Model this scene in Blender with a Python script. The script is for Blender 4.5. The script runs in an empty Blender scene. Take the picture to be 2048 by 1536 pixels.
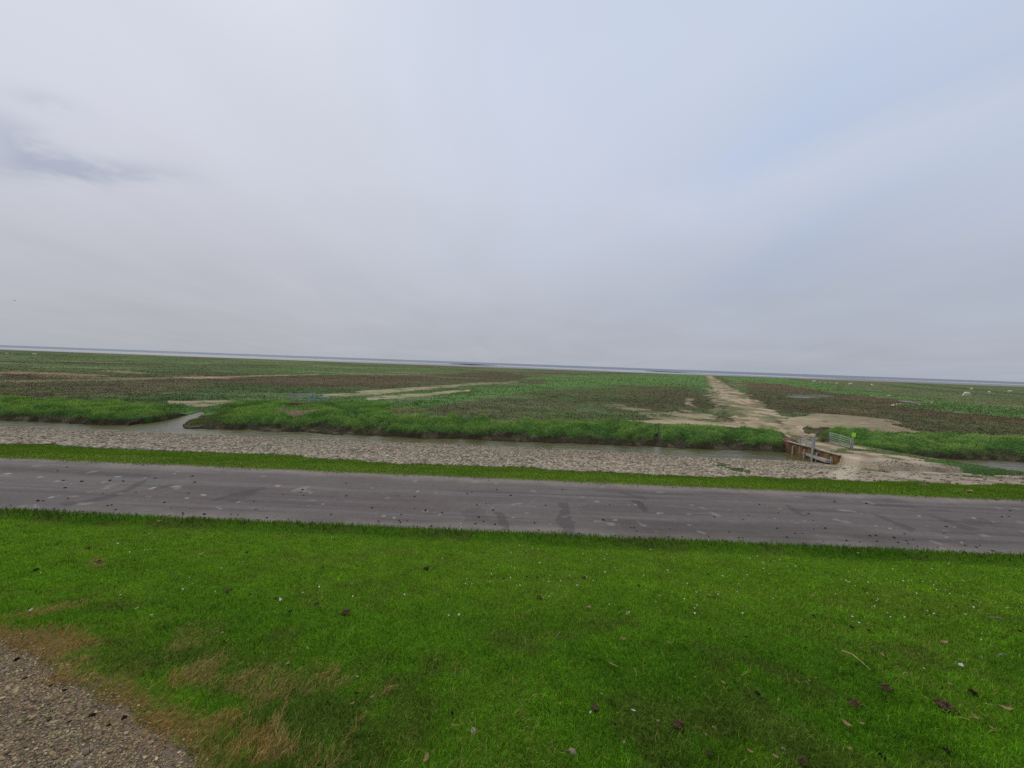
import bpy, bmesh, math, random
import numpy as np
from mathutils import Vector, Matrix

random.seed(7)
RNG = np.random.default_rng(11)
scene = bpy.context.scene
COL = scene.collection
R = math.radians

# ------------------------------------------------------------------ camera
CAM_Z = 3.2
FPX, CX, CY = 770.0, 1024.0, 768.0          # focal length and centre of the 2048 x 1536 photograph
ROLL = math.atan2(74, 2048.0)
PITCH = R(3.046)
cam_data = bpy.data.cameras.new('camera')
cam_data.sensor_width = 36.0
cam_data.lens = 36.0 * FPX / 2048.0
cam_data.clip_start = 0.05
cam_data.clip_end = 60000
cam = bpy.data.objects.new('camera', cam_data)
COL.objects.link(cam)
cam.matrix_world = (Matrix.Translation((0, 0, CAM_Z)) @ Matrix.Rotation(R(90) - PITCH, 4, 'X')
                    @ Matrix.Rotation(ROLL, 4, 'Z'))
scene.camera = cam

# ------------------------------------------------------------------ world, sun, exposure
SUN_EL, SUN_AZ = R(48), R(-38)               # azimuth from +Y, positive to +X: high in front on the left, behind thin cloud
world = bpy.data.worlds.new('World')
scene.world = world
world.use_nodes = True


class NT:
    """small helper round a node tree"""

    def __init__(self, tree):
        self.t = tree
        self.n = tree.nodes
        self.l = tree.links

    def node(self, typ, inputs=None, **kw):
        n = self.n.new(typ)
        for k, v in kw.items():
            setattr(n, k, v)
        for k, v in (inputs or {}).items():
            self.set(n, k, v)
        return n

    def set(self, n, k, v):
        s = n.inputs[k]
        if isinstance(v, bpy.types.NodeSocket):
            self.l.new(v, s)
        else:
            s.default_value = v

    def math(self, op, a, b=0.0, c=None, clamp=False):
        n = self.node('ShaderNodeMath', operation=op, use_clamp=clamp)
        self.set(n, 0, a)
        self.set(n, 1, b)
        if c is not None:
            self.set(n, 2, c)
        return n.outputs[0]

    def mix(self, fac, a, b, blend='MIX'):
        n = self.node('ShaderNodeMix', data_type='RGBA', blend_type=blend)
        self.set(n, 0, fac)
        self.set(n, 6, a)
        self.set(n, 7, b)
        return n.outputs[2]

    def ramp(self, fac, stops, interp='LINEAR'):
        n = self.node('ShaderNodeValToRGB')
        cr = n.color_ramp
        cr.interpolation = interp
        while len(cr.elements) < len(stops):
            cr.elements.new(0.5)
        for e, (p, c) in zip(cr.elements, stops):
            e.position = p
            e.color = (c[0], c[1], c[2], 1) if isinstance(c, (tuple, list)) else (c, c, c, 1)
        self.set(n, 0, fac)
        return n.outputs[0]

    def noise(self, vec, scale, detail=3.0, rough=0.55, dist=0.0):
        n = self.node('ShaderNodeTexNoise', {'Scale': scale, 'Detail': detail, 'Roughness': rough, 'Distortion': dist})
        if vec is not None:
            self.set(n, 'Vector', vec)
        return n.outputs[0]


def build_world():
    w = NT(world.node_tree)
    w.n.clear()
    out = w.node('ShaderNodeOutputWorld')
    bg = w.node('ShaderNodeBackground', {'Strength': 0.1})
    sky = w.node('ShaderNodeTexSky', sky_type='NISHITA')
    sky.sun_disc = False
    sky.sun_elevation = SUN_EL
    sky.sun_rotation = SUN_AZ
    sky.dust_density = 2.5
    sky.air_density = 1.2
    d = w.node('ShaderNodeTexCoord').outputs['Generated']
    sep = w.node('ShaderNodeSeparateXYZ', {0: d})
    x, y, z = sep.outputs
    el = w.math('ARCSINE', z)
    az = w.math('ARCTAN2', x, y)
    zc = w.math('ADD', w.math('MAXIMUM', z, 0.0), 0.12)
    # the cloud sheet as a plane high overhead
    qx = w.math('DIVIDE', x, zc)
    qy = w.math('DIVIDE', y, zc)
    q = w.node('ShaderNodeCombineXYZ', {0: qx, 1: qy, 2: 0.0}).outputs[0]
    rot = w.node('ShaderNodeMapping', {'Vector': q, 'Rotation': (0, 0, R(-28)), 'Scale': (1.0, 0.30, 1.0)}).outputs[0]
    # long soft streaks of cirrus
    streak = w.noise(rot, 0.9, 3.5, 0.5, 0.4)
    streak2 = w.noise(w.node('ShaderNodeMapping', {'Vector': rot, 'Location': (4.3, 1.7, 2.0)}).outputs[0], 2.6, 4.0, 0.55, 0.5)
    soft = w.noise(q, 0.55, 2.0, 0.5, 0.2)
    eln = w.math('DIVIDE', el, R(90))
    # veil brightness by height
    veil = w.ramp(eln, [(0.0, (0.415, 0.45, 0.515)), (0.04, (0.425, 0.455, 0.525)), (0.12, (0.50, 0.53, 0.61)),
                        (0.25, (0.60, 0.64, 0.745)), (0.42, (0.62, 0.68, 0.805)), (1.0, (0.63, 0.69, 0.83))])
    # warmer and brighter to the left, where the sun stands behind the cloud
    side = w.math('MULTIPLY_ADD', az, -0.75, 0.40, clamp=True)
    veil = w.mix(side, veil, w.mix(1.0, veil, (1.03, 1.00, 0.97, 1), 'MULTIPLY'))
    # clear blue gaps between the streaks, more of them to the right
    right = w.math('MULTIPLY_ADD', az, 0.95, 0.42, clamp=True)
    gap = w.math('MULTIPLY_ADD', streak, 2.4, -0.80, clamp=True)
    gap = w.math('ADD', w.math('MULTIPLY', gap, 0.30), w.math('MULTIPLY', w.math('MULTIPLY_ADD', streak2, 2.2, -0.6, clamp=True), 0.42))
    gap = w.math('MULTIPLY', gap, right, clamp=True)
    hi = w.math('MULTIPLY', w.math('SUBTRACT', el, R(2)), 4.5, clamp=True)
    gap = w.math('MULTIPLY', gap, hi)
    blue = w.mix(1.0, veil, (0.70, 0.83, 0.99, 1), 'MULTIPLY')
    c = w.mix(gap, veil, blue)
    # one long band of thicker cirrus slanting up to the right, clearer blue above it
    yy = w.math('MAXIMUM', y, 0.08)
    gx = w.math('DIVIDE', x, yy)
    gz = w.math('DIVIDE', z, yy)
    band = w.math('SUBTRACT', gz, w.math('MULTIPLY_ADD', gx, 0.376, 0.281))
    band = w.math('ADD', band, w.math('MULTIPLY_ADD', streak2, 0.16, -0.08))
    start = w.math('MULTIPLY_ADD', gx, 1.6, -0.10, clamp=True)
    up = w.math('MULTIPLY', w.math('MULTIPLY', w.math('MULTIPLY_ADD', band, 10.0, 0.40, clamp=True), w.math('MULTIPLY_ADD', band, -3.6, 1.0, clamp=True)), start)
    lo_ = w.math('MULTIPLY', w.math('MULTIPLY', w.math('MULTIPLY_ADD', band, -10.0, 0.60, clamp=True), w.math('MULTIPLY_ADD', band, 5.5, 1.0, clamp=True)), start)
    c = w.mix(w.math('MULTIPLY', up, 0.62), c, w.mix(1.0, c, (0.865, 0.915, 0.99, 1), 'MULTIPLY'))
    c = w.mix(w.math('MULTIPLY', lo_, 0.8), c, w.mix(1.0, c, (1.075, 1.05, 1.02, 1), 'MULTIPLY'))
    # soft unevenness of the veil
    un = w.math('MULTIPLY_ADD', w.math('ADD', soft, w.math('MULTIPLY', streak2, 0.55)), 0.22, 0.835)
    c = w.mix(1.0, c, w.node('ShaderNodeCombineColor', {0: un, 1: un, 2: un}).outputs[0], 'MULTIPLY')
    # one bank of darker cloud low on the left
    def blob(a0, e0, sa, se, tilt):
        da = w.math('SUBTRACT', az, a0)
        de = w.math('SUBTRACT', el, e0)
        de = w.math('SUBTRACT', de, w.math('MULTIPLY', da, tilt))
        r2 = w.math('ADD', w.math('POWER', w.math('ABSOLUTE', w.math('DIVIDE', da, sa)), 2.0),
                    w.math('POWER', w.math('ABSOLUTE', w.math('DIVIDE', de, se)), 2.0))
        return w.math('POWER', 2.718, w.math('MULTIPLY', r2, -1.0))
    ae = w.node('ShaderNodeCombineXYZ', {0: w.math('MULTIPLY', az, 1.0), 1: w.math('MULTIPLY', el, 2.2), 2: 0.0}).outputs[0]
    puff = w.noise(ae, 9.0, 5.0, 0.58, 0.3)
    puff2 = w.math('MULTIPLY_ADD', puff, 5.5, -1.95, clamp=True)
    b = w.math('ADD', blob(R(-47.7), R(16.7), R(6.5), R(1.15), 0.26), w.math('MULTIPLY', blob(R(-51.5), R(17.6), R(3.0), R(1.7), -0.15), 0.8))
    b = w.math('ADD', b, w.math('MULTIPLY', blob(R(-49.8), R(21.5), R(2.4), R(0.9), 0.1), 0.45))
    b = w.math('MULTIPLY', w.math('MULTIPLY', b, puff2), 1.0, clamp=True)
    c = w.mix(b, c, w.mix(1.0, c, (0.71, 0.75, 0.825, 1), 'MULTIPLY'))
    # scaled up so that the Background can stay at sky strength
    cs = w.mix(1.0, c, (10, 10, 10, 1), 'MULTIPLY')
    tot = w.mix(0.96, sky.outputs[0], cs)
    w.l.new(tot, bg.inputs['Color'])
    w.l.new(bg.outputs[0], out.inputs['Surface'])


build_world()
sun_data = bpy.data.lights.new('sun', 'SUN')
sun_data.energy = 1.35
sun_data.angle = R(20)
sun_data.color = (1.0, 0.95, 0.87)
sun = bpy.data.objects.new('sun', sun_data)
COL.objects.link(sun)
sd = Vector((math.sin(SUN_AZ) * math.cos(SUN_EL), math.cos(SUN_AZ) * math.cos(SUN_EL), math.sin(SUN_EL)))
sun.rotation_euler = (-sd).to_track_quat('-Z', 'Y').to_euler()
scene.view_settings.view_transform = 'Standard'
scene.view_settings.look = 'None'
scene.view_settings.exposure = 0.0
scene.view_settings.gamma = 1.0
scene.render.engine = 'CYCLES'
scene.cycles.max_bounces = 5
scene.cycles.diffuse_bounces = 3
scene.cycles.use_denoising = False


# ------------------------------------------------------------------ noise and helpers
def _hash(ix, iy, seed):
    h = (ix.astype(np.int64) * 374761393 + iy.astype(np.int64) * 668265263 + seed * 1442695041) & 0xFFFFFFFF
    h = ((h ^ (h >> 13)) * 1274126177) & 0xFFFFFFFF
    h = (h ^ (h >> 16)) & 0xFFFFFFFF
    return h / 4294967295.0


def vnoise(x, y, seed=0):
    xi, yi = np.floor(x), np.floor(y)
    fx, fy = x - xi, y - yi
    fx = fx * fx * (3 - 2 * fx)
    fy = fy * fy * (3 - 2 * fy)
    a = _hash(xi, yi, seed)
    b = _hash(xi + 1, yi, seed)
    c = _hash(xi, yi + 1, seed)
    d = _hash(xi + 1, yi + 1, seed)
    return (a * (1 - fx) + b * fx) * (1 - fy) + (c * (1 - fx) + d * fx) * fy


def fbm(x, y, scale, octaves=3, seed=0, gain=0.5):
    x = np.asarray(x, float) * scale
    y = np.asarray(y, float) * scale
    s = np.zeros(np.broadcast(x, y).shape)
    a, tot = 1.0, 0.0
    for k in range(octaves):
        s += a * vnoise(x + 17.3 * k, y - 9.1 * k, seed + k * 7)
        tot += a
        a *= gain
        x = x * 2.03
        y = y * 2.03
    return s / tot


def sstep(e0, e1, x):
    t = np.clip((x - e0) / (e1 - e0), 0, 1)
    return t * t * (3 - 2 * t)


def lerp(a, b, t):
    t = np.asarray(t)[..., None]
    return np.asarray(a) * (1 - t) + np.asarray(b) * t


def tag(o, label=None, cat=None, group=None, kind=None):
    if label:
        o['label'] = label
    if cat:
        o['category'] = cat
    if group:
        o['group'] = group
    if kind:
        o['kind'] = kind
    return o


def mesh_np(name, V, faces, mat=None, col=None, parent=None, smooth=True, link=True):
    """faces: list of int arrays (n,3) / (n,4); col: (nv,3) linear base colour per vertex"""
    me = bpy.data.meshes.new(name)
    V = np.ascontiguousarray(V, dtype=np.float32)
    me.vertices.add(len(V))
    me.vertices.foreach_set('co', V.ravel())
    loops = np.concatenate([f.ravel() for f in faces]).astype(np.int32)
    starts, off = [], 0
    for f in faces:
        starts.append(off + np.arange(len(f), dtype=np.int64) * f.shape[1])
        off += f.size
    starts = np.concatenate(starts).astype(np.int32)
    me.loops.add(len(loops))
    me.loops.foreach_set('vertex_index', loops)
    me.polygons.add(len(starts))
    me.polygons.foreach_set('loop_start', starts)
    me.update(calc_edges=True)
    me.polygons.foreach_set('use_smooth', np.full(len(starts), smooth))
    if col is not None:
        at = me.color_attributes.new('Col', 'FLOAT_COLOR', 'POINT')
        c4 = np.ones((len(V), 4), np.float32)
        c4[:, :3] = np.clip(col, 0, 1)
        at.data.foreach_set('color', c4.ravel())
    if mat:
        me.materials.append(mat)
    o = bpy.data.objects.new(name, me)
    if link:
        COL.objects.link(o)
    if parent:
        o.parent = parent
    return o


def mesh_py(name, V, F, mat=None, parent=None, smooth=False, link=True):
    me = bpy.data.meshes.new(name)
    me.from_pydata([tuple(v) for v in V], [], [tuple(f) for f in F])
    me.update()
    if smooth:
        me.polygons.foreach_set('use_smooth', [True] * len(me.polygons))
    if mat:
        me.materials.append(mat)
    o = bpy.data.objects.new(name, me)
    if link:
        COL.objects.link(o)
    if parent:
        o.parent = parent
    return o


# ------------------------------------------------------------------ materials
def attr_mat(name, rough=0.9, noise=((3.0, 0.25), (23.0, 0.35)), bump=((9.0, 0.02), (60.0, 0.006)), spec=0.25):
    m = bpy.data.materials.new(name)
    m.use_nodes = True
    w = NT(m.node_tree)
    b = w.n['Principled BSDF']
    a = w.node('ShaderNodeAttribute', attribute_name='Col').outputs['Color']
    pos = w.node('ShaderNodeTexCoord').outputs['Object']
    c = a
    for sc, amt in noise:
        f = w.noise(pos, sc, 3.0, 0.6)
        k = w.math('MULTIPLY_ADD', f, 2 * amt, 1 - amt)
        c = w.mix(1.0, c, w.node('ShaderNodeCombineColor', {0: k, 1: k, 2: k}).outputs[0], 'MULTIPLY')
    w.set(b, 'Base Color', c)
    b.inputs['Roughness'].default_value = rough
    b.inputs['Specular IOR Level'].default_value = spec
    nrm = None
    for sc, dist in bump:
        bn = w.node('ShaderNodeBump', {'Height': w.noise(pos, sc, 4.0, 0.6), 'Distance': dist, 'Strength': 1.0})
        if nrm:
            w.l.new(nrm, bn.inputs['Normal'])
        nrm = bn.outputs[0]
    if nrm:
        w.l.new(nrm, b.inputs['Normal'])
    return m


def leaf_mat(name, trans=0.3):
    m = bpy.data.materials.new(name)
    m.use_nodes = True
    w = NT(m.node_tree)
    b = w.n['Principled BSDF']
    out = w.n['Material Output']
    a = w.node('ShaderNodeAttribute', attribute_name='Col').outputs['Color']
    w.set(b, 'Base Color', a)
    b.inputs['Roughness'].default_value = 0.7
    b.inputs['Specular IOR Level'].default_value = 0.04
    t = w.node('ShaderNodeBsdfTranslucent', {'Color': w.mix(1.0, a, (1.1, 1.15, 0.6, 1), 'MULTIPLY')})
    mx = w.node('ShaderNodeMixShader', {0: trans})
    w.l.new(b.outputs[0], mx.inputs[1])
    w.l.new(t.outputs[0], mx.inputs[2])
    w.l.new(mx.outputs[0], out.inputs['Surface'])
    return m


def plain(name, col, rough=0.7, metal=0.0, var=0.25, scale=30.0, bump=0.0, col2=None, spec=0.3):
    m = bpy.data.materials.new(name)
    m.use_nodes = True
    w = NT(m.node_tree)
    b = w.n['Principled BSDF']
    pos = w.node('ShaderNodeTexCoord').outputs['Object']
    f = w.noise(pos, scale, 4.0, 0.6)
    c2 = col2 or tuple(x * (1 - var) for x in col)
    c1 = tuple(x * (1 + var) for x in col) if not col2 else col
    c = w.ramp(f, [(0.35, c2), (0.65, c1)])
    w.set(b, 'Base Color', c)
    b.inputs['Roughness'].default_value = rough
    b.inputs['Metallic'].default_value = metal
    b.inputs['Specular IOR Level'].default_value = spec
    if bump:
        bn = w.node('ShaderNodeBump', {'Height': f, 'Distance': bump, 'Strength': 1.0})
        w.l.new(bn.outputs[0], b.inputs['Normal'])
    return m


M = {}
M['soil'] = attr_mat('turf_soil', 0.95, ((2.0, 0.2), (30.0, 0.4)), ((12.0, 0.03), (80.0, 0.01)), 0.03)
M['road'] = attr_mat('worn_asphalt', 0.85, ((0.9, 0.12), (5.0, 0.16), (22.0, 0.28), (90.0, 0.5)), ((120.0, 0.004), (30.0, 0.004)), 0.18)
M['sand'] = attr_mat('dry_mud_and_sand', 0.95, ((1.3, 0.15), (9.0, 0.2)), ((3.0, 0.05), (16.0, 0.02)), 0.05)
M['stonebed'] = attr_mat('stone_bed', 0.9, ((3.0, 0.2), (14.0, 0.5)), ((9.0, 0.10),))
M['marsh'] = attr_mat('marsh_turf', 0.95, ((0.25, 0.15), (2.0, 0.18), (8.0, 0.18)), ((1.6, 0.10), (7.0, 0.05)), 0.03)
M['bank'] = attr_mat('muddy_bank', 0.9, ((2.0, 0.3), (9.0, 0.4)), ((4.0, 0.15), (15.0, 0.05)), 0.15)
M['mud'] = attr_mat('wet_mudflat', 0.45, ((0.02, 0.2), (0.2, 0.15)), (), 0.5)
M['grass'] = leaf_mat('grass_blades', 0.28)
M['plants'] = leaf_mat('marsh_leaves', 0.15)
M['rock'] = attr_mat('weathered_stone', 0.85, ((7.0, 0.25), (60.0, 0.2)), ((40.0, 0.006),))
M['steel'] = plain('galvanised_steel', (0.33, 0.35, 0.335), 0.55, 0.25, 0.2, 12.0)
M['teal'] = plain('weathered_green_paint', (0.16, 0.25, 0.23), 0.6, 0.1, 0.25, 10.0)
M['rust'] = plain('rusty_steel_sheet', (0.215, 0.130, 0.048), 0.85, 0.0, 0.3, 2.2, 0.01, (0.13, 0.065, 0.025))
M['concrete'] = plain('old_concrete', (0.33, 0.31, 0.28), 0.9, 0.0, 0.25, 6.0, 0.01)
M['brick'] = plain('red_brown_rubble', (0.20, 0.085, 0.055), 0.95, 0.0, 0.5, 5.0, 0.05, (0.08, 0.045, 0.035))
M['sign'] = plain('bright_green_enamel', (0.42, 0.86, 0.05), 0.5, 0.0, 0.04, 5.0)
M['yellow'] = plain('yellow_enamel', (0.80, 0.85, 0.15), 0.5, 0.0, 0.04, 5.0)
M['wool'] = plain('cream_wool', (0.76, 0.68, 0.55), 0.95, 0.0, 0.12, 14.0, 0.03, (0.64, 0.55, 0.42), 0.05)
M['dung'] = plain('dark_dung', (0.020, 0.015, 0.010), 0.9, 0.0, 0.4, 60.0, 0.006, None, 0.08)
M['brown_dung'] = plain('brown_dry_dung', (0.12, 0.072, 0.04), 0.95, 0.0, 0.5, 2.6, 0.01, (0.022, 0.015, 0.010), 0.08)
M['feather'] = plain('white_feather', (0.40, 0.42, 0.35), 0.9, 0.0, 0.15, 40.0)
M['straw'] = plain('dry_straw', (0.42, 0.32, 0.14), 0.9, 0.0, 0.25, 40.0)
M['leaf'] = plain('tan_dead_leaf', (0.29, 0.195, 0.09), 0.95, 0.0, 0.3, 50.0, 0.004)
M['pebble'] = plain('pale_pink_stone', (0.36, 0.27, 0.20), 0.9, 0.0, 0.25, 40.0, 0.004)
M['wood'] = plain('grey_driftwood', (0.24, 0.22, 0.19), 0.9, 0.0, 0.3, 20.0, 0.004)
M['petal'] = plain('white_petal', (0.60, 0.62, 0.50), 0.8, 0.0, 0.05, 40.0)
M['bird'] = plain('dark_plumage', (0.05, 0.05, 0.055), 0.8, 0.0, 0.3, 20.0)


def water_mat(name, col, rough, bumps, spec=0.5, tint=None):
    m = bpy.data.materials.new(name)
    m.use_nodes = True
    w = NT(m.node_tree)
    b = w.n['Principled BSDF']
    pos = w.node('ShaderNodeTexCoord').outputs['Object']
    c = w.ramp(w.noise(pos, 0.35, 3.0, 0.5), [(0.3, tuple(x * 0.75 for x in col)), (0.7, tuple(x * 1.2 for x in col))])
    w.set(b, 'Base Color', c)
    b.inputs['Roughness'].default_value = rough
    b.inputs['Specular IOR Level'].default_value = spec
    b.inputs['IOR'].default_value = 1.33
    nrm = None
    for rotz, scl, dist, det in bumps:
        mp = w.node('ShaderNodeMapping', {'Vector': pos, 'Rotation': (0, 0, rotz), 'Scale': scl}).outputs[0]
        bn = w.node('ShaderNodeBump', {'Height': w.noise(mp, 1.0, det, 0.5, 0.3), 'Distance': dist, 'Strength': 1.0})
        if nrm:
            w.l.new(nrm, bn.inputs['Normal'])
        nrm = bn.outputs[0]
    if nrm:
        w.l.new(nrm, b.inputs['Normal'])
    return m


M['ditch'] = water_mat('ditch_water', (0.085, 0.080, 0.026), 0.24,
                       [(R(50), (0.7, 3.6, 1), 0.06, 2.0), (R(20), (2.5, 9.0, 1), 0.012, 2.0)])
M['sea'] = water_mat('open_sea', (0.205, 0.235, 0.275), 0.7, [(0.0, (0.02, 0.1, 1), 0.8, 2.0)], 0.15)
M['shallow'] = water_mat('calm_shallow_water', (0.25, 0.26, 0.28), 0.12, [(0.0, (0.05, 0.2, 1), 0.012, 2.0)], 0.6)

# ------------------------------------------------------------------ terrain shape
SH = 0.02                                     # the dike runs almost square to the view: v = y + SH * x
PV = [-40, -9, -3, 0.2, 0.8, 1.6, 3.0, 4.6, 6.0, 6.6, 7.02, 7.12, 10.55, 10.75, 11.6, 13.0, 18.0, 22.6, 23.25, 24.0, 24.6,
      24.88, 25.0, 25.3, 26.4, 28.2, 30.0, 33.0, 60, 380, 420, 470, 40000]
PZ = [-2.0, 1.3, 1.62, 1.62, 1.55, 1.34, .97, .56, .20, .09, .03, 0.0, -.06, -.05, -.12, -.36, -1.14, -1.80, -1.90, -2.15, -2.25,
      -2.0, -1.80, -1.62, -1.40, -1.27, -1.38, -1.45, -1.45, -1.45, -1.80, -1.95, -1.95]
WATER_Z = -1.87


def front(x, v):
    """the ditch comes closer to the road towards the dam"""
    return v + .75 * sstep(3, 14, x) * sstep(15, 22, v) * (1 - sstep(23.6, 24.6, v))


def base_h(x, y):
    x = np.asarray(x, float)
    return np.interp(front(x, np.asarray(y) + SH * x), PV, PZ)


_c, _s = math.cos(ROLL), math.sin(ROLL)


def px_ray(px, py):
    dx, dy = (px - CX) / FPX, -(py - CY) / FPX
    rx, ry = dx * _c - dy * _s, dx * _s + dy * _c
    return np.array((rx, math.cos(PITCH) + ry * math.sin(PITCH), -math.sin(PITCH) + ry * math.cos(PITCH)))


def at_z(px, py, z):
    """the place on the level z that the photograph shows at this point"""
    d = px_ray(px, py)
    t = (z - CAM_Z) / d[2] if d[2] < -1e-5 else 5000.0
    return (d[0] * t, d[1] * t, z)


def on_ground(px, py):
    d = px_ray(px, py)
    t = np.geomspace(0.8, 6000, 6000)
    X, Y, Z = d[0] * t, d[1] * t, CAM_Z + d[2] * t
    hit = np.nonzero(Z < base_h(X, Y))[0]
    i = hit[0] if len(hit) else len(t) - 1
    j = max(i - 1, 0)
    g0 = Z[j] - base_h(X[j], Y[j])
    g1 = Z[i] - base_h(X[i], Y[i])
    k = g0 / (g0 - g1) if g0 != g1 else 0
    tt = t[j] + (t[i] - t[j]) * k
    return (d[0] * tt, d[1] * tt, float(base_h(d[0] * tt, d[1] * tt)))


def flat_poly(pts, z=-1.45):
    return np.array([at_z(a, b, z)[:2] for a, b in pts])


def slope_poly(pts):
    return np.array([on_ground(a, b)[:2] for a, b in pts])


def inside(poly, x, y):
    res = np.zeros(x.shape, bool)
    b = (x >= poly[:, 0].min()) & (x <= poly[:, 0].max()) & (y >= poly[:, 1].min()) & (y <= poly[:, 1].max())
    if not b.any():
        return res
    xs, ys = x[b], y[b]
    r = np.zeros(xs.shape, bool)
    n = len(poly)
    for i in range(n):
        x0, y0 = poly[i]
        x1, y1 = poly[(i + 1) % n]
        if y0 == y1:
            continue
        c = ((y0 > ys) != (y1 > ys)) & (xs < (x1 - x0) * (ys - y0) / (y1 - y0) + x0)
        r ^= c
    res[b] = r
    return res


def line_dist(pts, x, y):
    d = np.full(x.shape, 1e9)
    for (x0, y0), (x1, y1) in zip(pts[:-1], pts[1:]):
        ex, ey = x1 - x0, y1 - y0
        L = ex * ex + ey * ey + 1e-9
        t = np.clip(((x - x0) * ex + (y - y0) * ey) / L, 0, 1)
        d = np.minimum(d, np.hypot(x - x0 - t * ex, y - y0 - t * ey))
    return d


# creek that leaves the ditch on the left, the small gully, and the dam that carries the track
CREEK = slope_poly([(246, 858), (300, 846), (345, 838), (392, 824), (408, 821), (400, 829), (378, 842), (360, 851), (372, 862), (300, 866)])
CREEK = np.array([at_z(a, b, WATER_Z)[:2] for a, b in [(236, 862), (262, 850), (320, 843), (380, 829), (410, 822), (412, 827), (392, 838), (366, 851), (372, 868)]])
GULLY = [at_z(a, b, -1.5)[:2] for a, b in [(1316, 884), (1314, 866), (1309, 856)]]
DAM = np.array([(18.05, 18.6), (18.05, 25.7), (22.4, 25.9), (23.2, 24.9), (26.0, 22.9), (27.5, 21.2), (27.5, 18.6)])


def height(x, y):
    """ground height with dam, creek, hummocks"""
    x = np.asarray(x, float)
    y = np.asarray(y, float)
    v = y + SH * x
    # the ditch's far bank wanders
    wob = (fbm(x, y * 0.3, 0.35, 3, 5) - 0.5) * 0.9 + (fbm(x, y * 0.3, 1.8, 3, 8) - 0.5) * 0.6
    vv = np.where((v > 23.8) & (v < 34), v + wob * sstep(23.8, 24.6, v) * (1 - sstep(30, 34, v)), v)
    z = np.interp(front(x, vv), PV, PZ)
    # tussocks on the bank
    amp = sstep(24.9, 25.6, vv) * (1 - sstep(30.0, 35.0, vv + (fbm(x, y, 0.12, 2, 31) - 0.5) * 6))
    hum = fbm(x, y, 0.9, 3, 21)
    z = z + amp * ((hum - 0.47) * 1.0 + (fbm(x, y, 0.22, 2, 24) - 0.5) * 0.6)
    # the marsh
    far = sstep(28, 40, v) * (1 - sstep(360, 400, v))
    z = z + far * ((fbm(x, y, 0.05, 3, 41) - 0.5) * 0.28 + (fbm(x, y, 0.7, 3, 43) - 0.5) * 0.12)
    # the stone slope and verge
    st = sstep(10.8, 11.5, v) * (1 - sstep(22.0, 23.0, v))
    z = z + st * (fbm(x, y, 0.5, 3, 51) - 0.5) * 0.12
    # lawn
    lw = sstep(-1, 0.5, v) * (1 - sstep(6.2, 6.9, v))
    z = z + lw * ((fbm(x, y, 0.7, 3, 61) - 0.5) * 0.10 + (fbm(x, y, 3.0, 2, 63) - 0.5) * 0.03)
    # low kerb of coarse turf along the road
    z = z + 0.05 * sstep(6.45, 6.65, v) * (1 - sstep(6.92, 7.06, v)) * (0.6 + 0.8 * fbm(x, y, 1.5, 2, 66))
    # creek
    wx = x + (fbm(x, y, 1.2, 2, 71) - 0.5) * 0.5
    wy = y + (fbm(x, y, 1.2, 2, 72) - 0.5) * 0.5
    near = (x > -36) & (x < -18) & (y > 22) & (y < 36)
    if near.any():
        k = inside(CREEK, wx[near], wy[near])
        zz = z[near]
        cd = line_dist([tuple(q) for q in CREEK[3:]], wx[near], wy[near])
        zz = np.where(vv[near] > 24.6, np.minimum(zz, -1.80 + .55 * sstep(.0, 3.6, cd) + .12 * (hum[near] - .5)), zz)
        edge = np.minimum(zz, -2.1)
        z[near] = np.where(k, edge, zz)
    g = (np.abs(x - GULLY[0][0]) < 4) & (y > 23) & (y < 34)
    if g.any():
        dd = line_dist(GULLY, x[g], y[g])
        z[g] = np.maximum(z[g] - 0.5 * (1 - sstep(0.05, 0.28, dd)), np.minimum(z[g], -1.80))
    # dam
    dm = (x > 10) & (x < 32) & (y > 16) & (y < 30)
    if dm.any():
        k = inside(DAM, x[dm], y[dm])
        zz = z[dm]
        top = -1.20 - 0.03 * (y[dm] - 22) + (fbm(x[dm], y[dm], 0.9, 3, 81) - 0.5) * 0.12
        top = top - .38 * np.maximum(0, x[dm] - (22.2 + (25.5 - y[dm]) * .30))
        z[dm] = np.where(k, np.maximum(zz, top), zz)
        # the track is cut smooth through the bank
        kt = inside(TRACK, x[dm], y[dm])
        z[dm] = np.where(kt & (y[dm] > 25), np.minimum(z[dm], -1.30), z[dm])
    return z


P = flat_poly
TRACK = P([(1411, 749), (1419, 749), (1447, 766), (1484, 786), (1524, 806), (1562, 831), (1602, 858), (1642, 878), (1686, 893), (1728, 908),
           (1700, 922), (1652, 903), (1618, 890), (1560, 874), (1492, 861), (1470, 846), (1455, 822), (1441, 801), (1425, 776)])

# colours (linear albedo)
C = dict(
    green=(.090, .190, .046), bright=(.115, .208, .058), dull=(.074, .105, .040), olive=(.125, .125, .048), pasture=(.135, .155, .068),
    brown=(.098, .074, .044), redbrown=(.138, .094, .060), dark=(.055, .052, .030), sand=(.42, .33, .215), tan=(.27, .205, .115),
    mud=(.150, .135, .122), pale=(.17, .22, .10), puddle=(.30, .29, .28), slate=(.075, .075, .080), bankmud=(.055, .040, .026), greengrey=(.100, .132, .052))
C = {k: np.array(v) for k, v in C.items()}

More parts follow.
